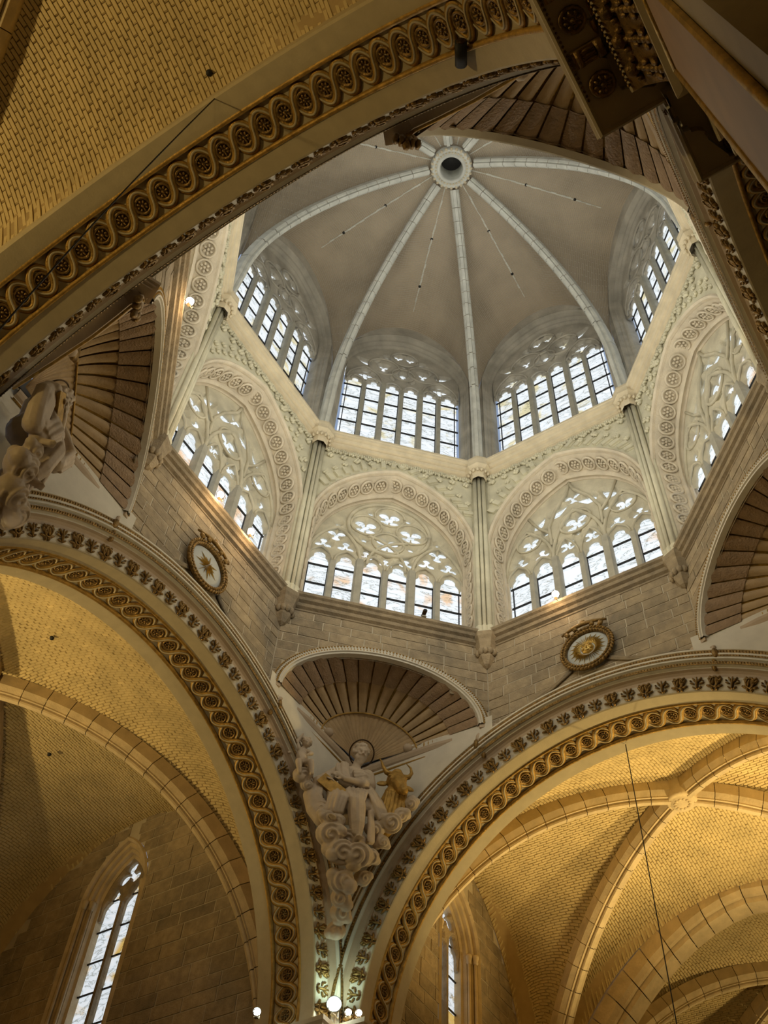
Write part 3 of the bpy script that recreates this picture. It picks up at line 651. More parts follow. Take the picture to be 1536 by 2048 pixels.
# raking mouldings and corner walls
for k in (0, 2, 6):
    b = MB()
    for s in (-1, 1):
        P = [(s * 0.45, 20.95), (s * 1.0, 20.62), (s * 1.9, 20.28), (s * 2.75, 19.95)]
        for dy, r in ((0, 0.055), (-0.06, 0.03)): b.tube([(x, 6.74 + dy * 0.3, z + dy) for x, z in P], r, 6, up=(0, 1, 0))
    put(b, 'raking_moulding', 'block', WALLS[k])
for k in (0, 2, 4, 6):
    off = SIDES[k][1]
    for s in (-1, 1):
        o = WALLS[k]; b = MB()
        f0 = (lambda t, s=s: s * (2.6 + (6.62 - 2.6) * t))
        b.grid(lambda p, q: (f0(p), 6.52 + off * 0.7, (zout(f0(p)) + (0.3 if k == 4 else -0.12)) * (1 - q) + 20.25 * q), 24, 2, smooth=False, flip=s > 0); 
        f1 = (lambda t, s=s: s * (4.6 + (6.62 - 4.6) * t)); b.grid(lambda p, q: (f1(p), 6.52 + off * 0.7, 20.2 + 0.7 * q * p), 6, 2, smooth=False, flip=s > 0); put(b, 'corner_plaster', 'white', o)
# ------------------------------------------------------------------ shell squinches
H0 = V((0, 8.95, 20.12))
def shell_pt(th, s, bulge=0.5):
    P = V((-(SW - 0.16) * cos(th), 6.64, SZ + (SH - 0.16) * sin(th))); c = H0.lerp(P, s); nrm = V((0, 0.62, 0.78)); side = V((-cos(th) * 0.75, 0.45, 0.35)) * (1 - sin(th))
    b_ = sin(pi * min(1, s) ** 0.9); return c + nrm * (b_ * bulge * sin(th)) + side * (b_ * 0.16)
def flute_mesh(i, n, s0, s1, mats, rise, name, base):
    b = MB(); a0, a1 = pi * i / n, pi * (i + 1) / n
    def P(u, v):
        th = a0 + (a1 - a0) * ((0.1 + 0.8 * u) if s1 < 0.9 else (0.05 + 0.9 * u)); s = s0 + (s1 - s0) * v; p = shell_pt(th, s); cen = V((0, 7.2, 20.4)); d = (cen - p).normalized()
        return p + d * (base * (1 - 0.6 * v) + rise * sin(pi * u) * (0.4 + 0.6 * v) * (1 - 0.5 * v * (s1 > 0.9)))
    b.grid(P, 4, 6, 0)
    # end lip facing the ring
    e0 = [P(u / 4, 1) for u in range(5)]; e1 = [p + (p - V((0, 7.2, 20.4))).normalized() * 0.06 for p in e0]
    b.add(e0 + e1, [(j, j + 1, j + 6, j + 5) for j in range(4)]); return b.mesh(name, mats)
NF = 17
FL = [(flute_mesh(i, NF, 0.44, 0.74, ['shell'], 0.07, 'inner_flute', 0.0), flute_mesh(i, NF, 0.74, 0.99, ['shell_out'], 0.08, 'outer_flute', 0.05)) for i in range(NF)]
b = MB(); b.grid(lambda u, v: shell_pt(pi * u, 0.0 + 0.445 * v) + V((0, -0.03 * abs(sin(u * 24 * pi)), 0)), 96, 5, smooth=False); FAN = b.mesh('shell_fan', ['shell'])
b = MB(); b.grid(lambda u, v: shell_pt(pi * u, 0.35 + 0.65 * v) + V((0, 0.04, 0.04)), 48, 10, smooth=False)
b.tube([shell_pt(pi * u / 40, 0.44) + V((0, -0.03, -0.03)) for u in range(41)], 0.022, 5); GAP = b.mesh('shell_ground', ['gold_dull'])
b = MB()
st = [(lambda d, r, a=pi * (i / 48): (-(SW + r) * cos(a), d, SZ + (SH + r) * sin(a))) for i in range(49)]
b.sweep([(6.8, 0.06), (6.6, 0.05), (6.6, -0.11), (6.56, -0.12), (6.56, -0.16), (6.60, -0.17), (6.60, -0.22), (6.74, -0.23)], st); b.f = [f[::-1] for f in b.f]; RING = b.mesh('ring_moulding', ['white'])
b = MB(); n_ = 96
for i in range(n_):
    a = pi * (i + 0.5) / n_; r = -0.035; p = V((-(SW + r) * cos(a), 6.585, SZ + (SH + r) * sin(a))); T = V((SW * sin(a), 0, SH * cos(a))).normalized(); Nn = V((-T.z, 0, T.x))
    for s in (-1, 1): b.add([p + T * (-0.035) + Nn * (0.075 * s), p + T * 0.03 + Nn * (0.075 * s), p + Nn * (0.005 * s), p + Nn * 0.04 * s + V((0, -0.02, 0))], [(0, 1, 3), (1, 2, 3), (2, 0, 3)])
ZIG = b.mesh('zigzag_strip', ['gold_dull'])
def scrollwork(b, c, ax, r0, turns, th, sgn=1):
    pts = [V(c) + (V(ax[0]) * cos(a * sgn) + V(ax[1]) * sin(a * sgn)) * (r0 * (1 - a / (2 * pi * turns) * 0.8)) for a in [2 * pi * turns * i / 22 for i in range(23)]]
    b.tube(pts, th, 6)
def ledge_meshes():
    out = []
    for s in (-1, 1):
        b = MB(); w2 = sqrt(0.5)
        A = [V((s * 2.72, 6.70, 20.0)), V((s * 2.55, 6.92, 19.95)), V((s * 2.25, 7.15, 19.98)), V((s * 1.7, 7.6, 20.02)), V((s * 0.95, 8.3, 20.05)), V((s * 0.12, 9.1, 20.08))]
        P = []
        for i in range(len(A) - 1):
            for t in range(4): P.append(A[i].lerp(A[i + 1], t / 4))
        P.append(A[-1]); n = V((-s * w2, -w2, 0)); prof = [(0.3, -0.28), (0.02, -0.28), (0.0, -0.2), (-0.06, -0.16), (-0.10, -0.08), (-0.10, 0.0), (-0.06, 0.03), (0.3, 0.06)]
        b.sweep(prof, [(lambda a, z, p=p: p + n * (-a) + V((0, 0, z))) for p in P]);
        if s > 0: b.f = [f[::-1] for f in b.f]
        c = A[4].lerp(A[3], 0.2) + n * 0.1 + V((0, 0, 0.12)); b.ell(c, (0.13, 0.13, 0.12), 0, 8, 6)
        out.append(b.mesh('ledge', ['beige']))
        b = MB(); b.tube([p + n * 0.02 + V((0, 0, -0.3)) for p in P], 0.03, 5)
        for i, p in enumerate(P[:14]):
            for j in range(2): b.ell(p.lerp(P[i + 1], j / 2) + n * 0.03 + V((0, 0, 0.12)), (0.03, 0.03, 0.1), 0, 5, 4)
        out.append(b.mesh('gold_edge', ['gold_dull']))
    return out
LG = ledge_meshes()
def console_mesh(s):
    b = MB(); R = M.Rotation(-s * radians(22), 3, 'Z'); x, y = s * 2.80, 6.74
    b.box((x, y, 20.0), (0.24, 0.2, 0.05), 0, R); b.box((x, y + 0.02, 19.92), (0.2, 0.17, 0.05), 0, R); b.box((x, y + 0.04, 19.84), (0.16, 0.15, 0.04), 0, R)
    x = s * 2.62; y = 6.8
    scrollwork(b, (x, y - 0.05, 19.68), ((1, 0, 0), (0, 0, 1)), 0.19, 1.6, 0.05, s)
    for i in range(5): b.ell((x + 0.095 * (i - 2), y - 0.05, 19.46 - 0.06 * (i % 2)), (0.06, 0.1, 0.16), 1, 6, 4)
    b.ell((x, y - 0.05, 19.22), (0.08, 0.08, 0.15), 1, 6, 4); return b.mesh('console', ['beige', 'gold_dark'])
CO = [console_mesh(-1), console_mesh(1)]
SQL = {1: 'fluted shell niche above the bearded saint with the ox', 3: 'fluted shell niche at the left edge behind the haloed saint', 5: 'fluted shell niche seen from below beside the gilded pier cornice', 7: 'fluted shell niche at the right edge of the view'}
for k, lab in SQL.items():
    o = thing('shell_niche', lab, 'shell niche', frame(k), 'shell niches')
    link('ring_moulding', RING, o); link('zigzag_strip', ZIG, o); link('shell_fan', FAN, o); link('shell_ground', GAP, o)
    for a, c in FL: link('inner_flute', a, o); link('outer_flute', c, o)
    link('ledge', LG[0], o); link('gold_edge', LG[1], o); link('ledge', LG[2], o); link('gold_edge', LG[3], o)
    link('console', CO[0], o); link('console', CO[1], o)

# ------------------------------------------------------------------ medallions
def medallion(k, x, z, kind, lab):
    o = thing('medallion', lab, 'medallion', frame(k) @ M.Translation((x, 6.72, z)))
    Rm_ = M.Rotation(radians(90), 4, 'X')     # disc axis toward the crossing (local -y)
    b = MB(); b.rev([(0.0, 0.06), (0.54, 0.06), (0.58, 0.02)], 40); put(b, 'disc', 'clock', o, Rm_)
    b = MB(); b.tube([(0.64 * cos(a), 0.64 * sin(a), 0.06) for a in [2 * pi * i / 40 for i in range(41)]], 0.06, 6, up=(0, 0, 1), cap=False)
    for i in range(44):
        a = 2 * pi * i / 44
        for q in (-1, 1): b.ell(((0.65 + 0.045 * q) * cos(a), (0.65 + 0.045 * q) * sin(a), 0.11), (0.075, 0.035, 0.045), 0, 6, 4, M.Rotation(a + pi / 2 + q * 0.5, 3, 'Z'))
    put(b, 'wreath', 'gold_dark', o, Rm_)
    b = MB()
    for i, a in enumerate((55, 73, 90, 107, 125)):
        r = 0.80 + (0.1 if i == 2 else 0); a = radians(a); c = (r * cos(a), r * sin(a), 0.14); b.ell(c, (0.10, 0.06, 0.06), 0, 6, 4, M.Rotation(a + 0.6, 3, 'Z')); b.ell(c, (0.10, 0.06, 0.05), 0, 6, 4, M.Rotation(a - 0.6, 3, 'Z'))
    b.tube([(-0.62, 0.75, 0.1), (-0.3, 0.8, 0.16), (0, 0.84, 0.16), (0.3, 0.8, 0.16), (0.62, 0.75, 0.1)], lambda t: 0.03 + 0.03 * sin(pi * t * 3) ** 2, 6); put(b, 'ribbon_crest', 'gold_dark', o, Rm_)
    b = MB()
    if kind == 'sun':
        for i in range(40):
            a = 2 * pi * i / 40; r = 0.42 if i % 2 else 0.5; d = 0.045
            b.add([(0.2 * cos(a - d * 2), 0.2 * sin(a - d * 2), 0.07), (0.2 * cos(a + d * 2), 0.2 * sin(a + d * 2), 0.07), (r * cos(a), r * sin(a), 0.07), (0.3 * cos(a), 0.3 * sin(a), 0.14)], [(0, 1, 3), (1, 2, 3), (2, 0, 3)])
        b.ell((0, 0, 0.06), (0.18, 0.18, 0.09)); put(b, 'sun_rays', 'gold', o, Rm_)
        b = MB()
        for s in (-1, 1):
            b.ell((s * 0.08, 0.05, 0.13), (0.035, 0.018, 0.03), 0, 6, 4); b.ell((s * 0.1, -0.04, 0.12), (0.05, 0.05, 0.05), 0, 6, 4); b.tube([(s * 0.03, 0.1, 0.15), (s * 0.09, 0.11, 0.14), (s * 0.14, 0.07, 0.12)], 0.014, 5)
        b.ell((0, 0, 0.15), (0.025, 0.06, 0.04), 0, 6, 4); b.tube([(-0.06, -0.09, 0.13), (0, -0.11, 0.145), (0.06, -0.09, 0.13)], 0.014, 5); put(b, 'face', 'gold', o, Rm_)
    else:
        for i in range(14):
            a = 2 * pi * i / 14 + 0.1; r = 0.42 if i % 2 else 0.30; d = 0.16
            b.add([(0.1 * cos(a - d), 0.1 * sin(a - d), 0.07), (0.1 * cos(a + d), 0.1 * sin(a + d), 0.07), (r * cos(a), r * sin(a), 0.065), (0.02 * cos(a), 0.02 * sin(a), 0.16)], [(0, 1, 3), (1, 2, 3), (2, 0, 3)])
        put(b, 'star', 'gold', o, Rm_)
medallion(0, 0.07, 21.38, 'sun', 'gilded sun face in a laurel wreath on the stone wall')
medallion(2, -0.2, 21.3, 'star', 'grey disc with a gilded star in a laurel wreath')

# ------------------------------------------------------------------ vaulted bays
def bay(name, cx, cy, hx, hy, lab, ends, cells, H=8.8, zs=12.2, nameb='vault'):
    """quadripartite vault; ends = crown heights of the 4 boundary arches (+x, -x, +y, -y)"""
    def rb(s): return zs + H * sqrt(max(0, 1 - min(1, s) ** 2))
    D = {'+x': (1, 0), '-x': (-1, 0), '+y': (0, 1), '-y': (0, -1)}
    def surf(c, s, t):       # s outward 0..1, t lateral -1..1
        dx, dy = D[c]; ze = ends[c]; zr = rb(s) + 0.33; zc = 21.5 + (ze - 21.5) * s * s
        z = zr + (zc - zr) * sqrt(max(0, 1 - t * t)) if zc > zr else zr
        if dx: return V((cx + dx * s * hx, cy + t * s * hy, z))
        return V((cx + t * s * hx, cy + dy * s * hy, z))
    o = thing(name, lab, None, kind='structure')
    for c in D:
        b = MB(); b.grid(lambda u, v: surf(c, max(u, 0.001), sin((2 * v - 1) * pi / 2)) + V((0, 0, 0.02)), 14, 28, 0, True, flip=(c in ('+x', '-x')) == (c in ('+x', '-y'))); put(b, 'web', 'brickjoint', o)
    nind = [0]; unit = None
    for c, (smin, zmin, indiv) in cells.items():
        dx, dy = D[c]; hl = hx if dx else hy; hw = hy if dx else hx; B = MB(); rnd = random.Random(hash(name) % 7 + 3)
        # rows at equal arc length on the boundary arch
        N = 400; arc = [0]; pts = [surf(c, 1, -1 + 2 * i / N) for i in range(N + 1)]
        for i in range(N): arc.append(arc[-1] + (pts[i + 1] - pts[i]).length)
        rows = int(arc[-1] / 0.085); j = 0
        for r in range(rows):
            L0, L1 = r * 0.085, r * 0.085 + 0.074
            def at(L):
                import bisect
                q = min(N, max(1, bisect.bisect(arc, L))); f = (L - arc[q - 1]) / (arc[q] - arc[q - 1]); return -1 + 2 * (q - 1 + f) / N
            t0, t1 = at(L0), at(L1); wlat = (t0 + t1) / 2
            if pts[min(N, int((wlat + 1) / 2 * N))].z < zmin: continue
            s0 = max(abs(t0), abs(t1), smin) * hl + 0.12; x = (int(s0 / 0.284) - 1) * 0.284 + (r % 2) * 0.142 + rnd.uniform(-0.035, 0.035)
            while x < hl - 0.02:
                a, e = max(x, s0), min(x + 0.275, hl); x += 0.284
                if e - a < 0.08: continue
                Q = []
                for dd, lat in ((a, t0), (e, t0), (e, t1), (a, t1)):
                    s = dd / hl; Q.append(surf(c, s, max(-1, min(1, lat / s))))
                n_ = (Q[1] - Q[0]).cross(Q[3] - Q[0]).normalized()
                if n_.z > 0: n_ = -n_
                cc = sum(Q, V()) / 4; hgt = rnd.uniform(0.016, 0.026); tl = rnd.uniform(-0.007, 0.007)
                T = [q.lerp(cc, 0.12) + n_ * (hgt + (tl if i in (0, 3) else -tl)) for i, q in enumerate(Q)]
                tgt = B
                if indiv and nind[0] < 300 and rnd.random() < indiv and abs(wlat * hw) < 4.5:
                    tgt = MB(); nind[0] += 1
                fs_ = [(4, 5, 6, 7), (0, 1, 5, 4), (1, 2, 6, 5), (2, 3, 7, 6), (3, 0, 4, 7)]
                if (Q[1] - Q[0]).cross(Q[3] - Q[0]).z > 0: fs_ = [f[::-1] for f in fs_]
                tgt.add(Q + T, fs_)
                if tgt is not B: put(tgt, 'brick', 'brick', o)
        put(B, 'brickwork', 'brick', o, kind='stuff')
    return o, rb, surf
def ribrun(parent, c0, c1, rb, mat_='ribw', s0=0.03, s1=0.985, n=18, W=0.26, name='voussoir'):
    """half rib from boss c0 to corner c1"""
    e = V((c1[0] - c0[0], c1[1] - c0[1], 0)); Ln = e.length; e.normalize(); lat = V((-e.y, e.x, 0))
    ths = [math.asin(s0) + (math.asin(s1) - math.asin(s0)) * i / n for i in range(n + 1)]
    P = [(-W, 0.5), (-W, 0.16), (-W * 0.62, 0.02), (-W * 0.62, -0.02), (-W * 0.42, -0.02), (-W * 0.3, 0.03), (-W * 0.3, -0.06), (-W * 0.22, -0.1), (W * 0.22, -0.1), (W * 0.3, -0.06), (W * 0.3, 0.03), (W * 0.42, -0.02), (W * 0.62, -0.02), (W * 0.62, 0.02), (W, 0.16), (W, 0.5)]
    for i in range(n):
        b = MB(); st = []
        for t in (0.015, 0.5, 0.985):
            th = ths[i] + (ths[i + 1] - ths[i]) * t; s = sin(th); p = V((c0[0], c0[1], 0)) + e * (Ln * s) + V((0, 0, rb(s)))
            dz = -8.8 * s / max(0.05, cos(th)); tg = (e * Ln + V((0, 0, dz))).normalized(); up = lat.cross(tg); up = up if up.z > 0 else -up
            if up.dot(e) < 0: up = -up if up.z < 0 else up
            st.append(lambda a, h, p=p, up=up: p + lat * a + up * h)
        b.sweep(P, st, smooth=False); put(b, name, mat_, parent)
def transverse(parent, fz, x0, x1, y0, n, mw, drop=0.5, mat_='ribw'):
    b = MB(); b.grid(lambda s, t: ((y0 + .4) * sin((2 * s - 1) * pi / 2), x0 + 0.04 + (x1 - x0 - 0.08) * t, fz(y0 * sin((2 * s - 1) * pi / 2)) + 0.36), n * 2, 1, smooth=False)
    for d in (x0 + 0.04, x1 - 0.04): b.grid(lambda s, t: ((y0 + .4) * sin((2 * s - 1) * pi / 2), d, fz(y0 * sin((2 * s - 1) * pi / 2)) + 0.36 + 1.6 * t), n * 2, 1, smooth=False)
    put(b, 'joint_bed', 'ribw', parent, mw)
    """transverse arch; local coords: u lateral, d depth"""
    us = [y0 * sin((2 * i / n - 1) * pi / 2) for i in range(n + 1)]
    for i in range(n):
        b = MB(); st = []
        for t in (0.02, 0.98):
            u = us[i] + (us[i + 1] - us[i]) * t; z = fz(u); st.append((u, z))
        w_ = x1 - x0; pr = [(0, 0.8), (0, 0.32), (0.12, 0.2), (0.2, 0.16), (0.24, 0.2), (0.3, 0.05), (w_ - 0.3, 0.05), (w_ - 0.24, 0.2), (w_ - 0.2, 0.16), (w_ - 0.12, 0.2), (w_, 0.32), (w_, 0.8)]
        cn = V((0, 0, 13.0))
        b.sweep(pr, [(lambda d, h, u=u, z=z: (u + (u - 0) / max(1, hypot(u, z - 13)) * h, x0 + d, z + (z - 13) / max(1, hypot(u, z - 13)) * h)) for u, z in st]); b.f = [f[::-1] for f in b.f]
        put(b, 'voussoir', mat_, parent, mw)
oR, rbR, _ = bay('ceiling_east', 12.55, 0, 4.2, 6.9, 'lit brick rib vault beyond the arch on the right', {'+x': 21.0, '-x': 19.6, '+y': 21.5, '-y': 21.5}, {'+x': (0, 15, 0), '-x': (0, 15, 0.16), '+y': (0, 13.5, 0.0), '-y': (0, 15, 0)})
for c in ((8.35, 6.9), (16.75, 6.9), (8.35, -6.9), (16.75, -6.9)): ribrun(oR, (12.55, 0), c, rbR)
b = MB(); b.rev([(0.42, 21.5), (0.42, 20.98), (0.36, 20.9), (0.33, 20.93), (0.30, 20.88), (0.0, 20.88)], 24, 0, (12.55, 0, 0))
for i in range(12): a = pi * i / 6; b.ell((12.55 + 0.2 * cos(a), 0.2 * sin(a), 20.88), (0.05, 0.05, 0.03), 0, 6, 4)
put(b, 'boss', 'ribw', oR)
tz = lambda u: 12.2 + 8.35 * max(0, 1 - (abs(u) / 6.7) ** 1.7) ** 0.6
ta = thing('ceiling_east_far', 'stone transverse arch and second lit vault at the lower right', None, kind='structure')
transverse(ta, tz, 16.75, 17.95, 6.6, 34, frame(0))
o2, rb2, _ = bay('ceiling_east_second', 22.1, 0, 4.2, 6.9, 'second lit brick vault beyond the transverse arch', {'+x': 21.0, '-x': 21.0, '+y': 21.5, '-y': 21.5}, {'-x': (0, 15, 0), '+y': (0, 15, 0)})
for c in ((17.9, 6.9), (26.3, 6.9), (17.9, -6.9), (26.3, -6.9)): ribrun(o2, (22.1, 0), c, rb2)
oL, rbL, _ = bay('ceiling_north', 0, 14.0, 6.5, 5.65, 'lit brick rib vault beyond the arch on the left', {'+x': 21.4, '-x': 21.4, '+y': 20.5, '-y': 19.6}, {'-y': (0, 15, 0.10), '+x': (0, 14, 0), '-x': (0, 15, 0)}, zs=12.1)
for c in ((6.5, 8.35), (-6.5, 8.35), (6.5, 19.65), (-6.5, 19.65)): ribrun(oL, (0, 14.0), c, rbL)
oN, rbN, _ = bay('ceiling_west', -13.1, 0, 4.25, 6.9, 'brick rib vault overhead at the top left', {'+x': 19.75, '-x': 21.0, '+y': 21.5, '-y': 21.5}, {'+x': (0, 14, 0.2), '+y': (0, 15, 0)})
for c in ((-8.85, 6.9), (-17.35, 6.9), (-8.85, -6.9), (-17.35, -6.9)): ribrun(oN, (-13.1, 0), c, rbN)
b = MB(); b.rev([(0.42, 21.5), (0.42, 20.98), (0.3, 20.88), (0.0, 20.88)], 24, 0, (-13.1, 0, 0)); put(b, 'boss', 'ribw', oN)
for par, (x, y, z) in ((oN, (-9.65, -0.35, 20.05)), (oL, (-1.25, 9.6, 20.3)), (oL, (-0.2, 10.4, 18.4))):
    pass
# transept bay south (beyond the right-edge arch)
bay('ceiling_south', 0, -14.0, 6.5, 5.65, 'brick vault beyond the right-edge arch', {'+x': 21.4, '-x': 21.4, '+y': 19.6, '-y': 20.5}, {}, zs=12.1)

# ------------------------------------------------------------------ side walls with lancet windows
def lancet_window(num, mw, lab, zs, zb, gw=0.75):
    """two-light lancet, local x along wall, y outward, glass at y=.5"""
    o = thing('window_%d' % num, lab, None, mw, kind='structure')
    C = parch(gw, zs, 1.1); top = C(0)
    H = [('b', -gw / 2, zs - 1, gw * 0.40, 1.0), ('b', gw / 2, zs - 1, gw * 0.40, 1.0)]
    for s in (-1, 1): H += [(s * gw / 2, zs + 0.0, gw * 0.4), (s * gw / 2 - s * 0.03, zs + 0.38, 0.15), (s * gw / 2 - s * 0.02, zs + 0.55, 0.08)]
    H += foil(0, zs + 1.02, 0.36, 3)
    b = MB(); tracery(b, field(H), lambda u, z: min(C(u) - z if abs(u) < gw - 0.01 else -1, z - zs + 0.3), -gw, gw, zs - 0.3, top + 0.1, 0.04, 0.42, 0.58, 0.06, 0.07); put(b, 'tracery', 'block', o)
    link('mullion', mullion_mesh(0.14, zb, zs + 0.1, 0.4, 0.58, 'block'), o)
    z = zs + 0.35; b = MB(); b.grid(lambda s, t: ((2 * s - 1) * gw, 0.62, z + (max(z, C((2 * s - 1) * gw)) - z) * t), 12, 3, smooth=False, flip=True); put(b, 'pane', 'pane_side', o)
    hgt = 0.93; k_ = 0; zt = z
    while zt > zb + 0.1:
        for s in (-1, 1):
            zz = zt - (0.3 if s > 0 and k_ == 0 else 0) * 0; link('pane', PSIDE, o, M.Translation((s * gw / 2, 0.62, zt - hgt / 2)))
        b = MB(); b.box((0, 0.56, zt - 0.0), (gw, 0.015, 0.022)); put(b, 'glazing_bar', 'iron', o); zt -= hgt
    b = MB(); seq = [(gw + 0.42, 0.0), (gw + 0.36, -0.05), (gw + 0.30, 0.02), (gw + 0.30, 0.12), (gw + 0.20, 0.14), (gw + 0.18, 0.24), (gw + 0.10, 0.26), (gw + 0.08, 0.36), (gw, 0.40), (gw, 0.64)]
    loft(b, [ring3(w_, zs, 1.1, zb, y, 12) for w_, y in seq]); put(b, 'reveal', 'ribw', o)
    b = MB()
    for s in (-1, 1):
        for xx, yy in ((gw + 0.26, 0.06), (gw + 0.13, 0.2)):
            b.tube([(s * xx, yy, zb), (s * xx, yy, zs)], 0.05, 6); b.rev([(0.05, zs - 0.05), (0.08, zs), (0.07, zs + 0.06), (0.1, zs + 0.16), (0.1, zs + 0.22), (0, zs + 0.22)], 8, 0, (s * xx, yy, 0))
    put(b, 'jamb_shaft', 'ribw', o); return o
PSIDE = pane_mesh(0.72, 0.92, 'pane_side')
wR = thing('wall_nave', 'side wall of the bay beyond the right arch, holding a narrow lancet', None, frame(2), kind='structure')     # local: x=+x world, y=+y world
wL = thing('wall_transept', 'stone side wall of the left transept, holding a tall lancet', None, frame(0), kind='structure')          # local: x=-y world, y=+x world
def form(zs, H, hw, ze):      # formeret height at lateral coordinate
    def f(u): t = min(1, abs(u) / hw); return zs + 0.33 + (ze - zs - 0.33) * sqrt(max(0, 1 - t * t))
    return f
def walled(par, xf, xc, hw, y, f_, gw, zs, zb, z0, x0=None, x1=None, stones=True):
    f = lambda v: f_(v - xf)
    Co = parch(gw + 0.42, zs, 1.1); x0 = xf - hw if x0 is None else x0; x1 = xf + hw if x1 is None else x1
    for a, c in ((x0, xc - gw - 0.42), (xc + gw + 0.42, x1)): backing(par, y, a, c, lambda u: z0, lambda u: f(u) + 0.5)
    backing(par, y, xc - gw - 0.42, xc + gw + 0.42, lambda u: Co(u - xc), lambda u: f(u) + 0.5)
    if zb > z0: backing(par, y, xc - gw - 0.42, xc + gw + 0.42, lambda u: z0, lambda u: zb)
    if stones:
        def cut(z):
            lo, hi = 0, gw + 0.40
            if z < zs: return (xc - hi, xc + hi) if z > zb else (0, 0)
            while hi - lo > 0.01:
                m_ = (lo + hi) / 2; lo, hi = (m_, hi) if Co(m_) > z else (lo, m_)
            return (xc - lo, xc + lo)
        ashlar(par, y, x0, x1, max(z0, 12.5), 21.6, lambda x, z, a, h: z - h * 0.8 < f(x), 0.42, 0.85, cut=cut)
fR = form(12.2, 8.8, 4.2, 21.5); fL = form(12.1, 8.8, 5.65, 21.4)
walled(wR, 12.55, 12.5, 4.2, 6.9, fR, 0.72, 18.7, 11.0, 0)
lancet_window(17, M.Translation((12.5, 6.9, 0)), 'narrow lancet window beyond the right arch, beside the lower pier', 18.7, 11.0, 0.72)
walled(wL, -14.0, -14.45, 5.65, 6.4, fL, 0.78, 18.9, 11.0, 0, x0=-19.7, x1=-8.3)
lancet_window(18, frame(0) @ M.Translation((-14.45, 6.4, 0)), 'tall two-light lancet window at the lower left', 18.9, 11.0, 0.78)

# remaining enclosure
def slab(name, c, h, m='rough', lab=None):
    b = MB(); b.box(c, h); o = put(b, name, m, kind='structure'); o['label'] = lab or name.replace('_', ' '); return o
slab('floor', (2, 0, -0.1), (32, 30, 0.1), 'floor', 'stone paved church floor')
slab('wall_east_end', (26.6, 0, 12), (0.2, 7.2, 12.5)); slab('wall_west_end', (-17.7, 0, 12), (0.2, 7.2, 12.5))
slab('wall_north_end', (0, 19.9, 12), (7.2, 0.2, 12.5)); slab('wall_south_end', (0, -19.9, 12), (7.2, 0.2, 12.5))
slab('wall_nave_south', (17.5, -7.2, 12), (9.2, 0.2, 12.5)); slab('wall_nave_far', (21.9, 7.2, 12), (5.0, 0.2, 12.5))
slab('wall_west_north', (-13.2, 7.2, 12), (4.4, 0.2, 12.5)); slab('wall_west_south', (-13.2, -7.2, 12), (4.4, 0.2, 12.5))
slab('wall_transept_left', (-6.75, 14, 12), (0.2, 5.8, 12.5)); slab('wall_south_right', (6.75, -14, 12), (0.2, 5.8, 12.5)); slab('wall_south_left', (-6.75, -14, 12), (0.2, 5.8, 12.5))

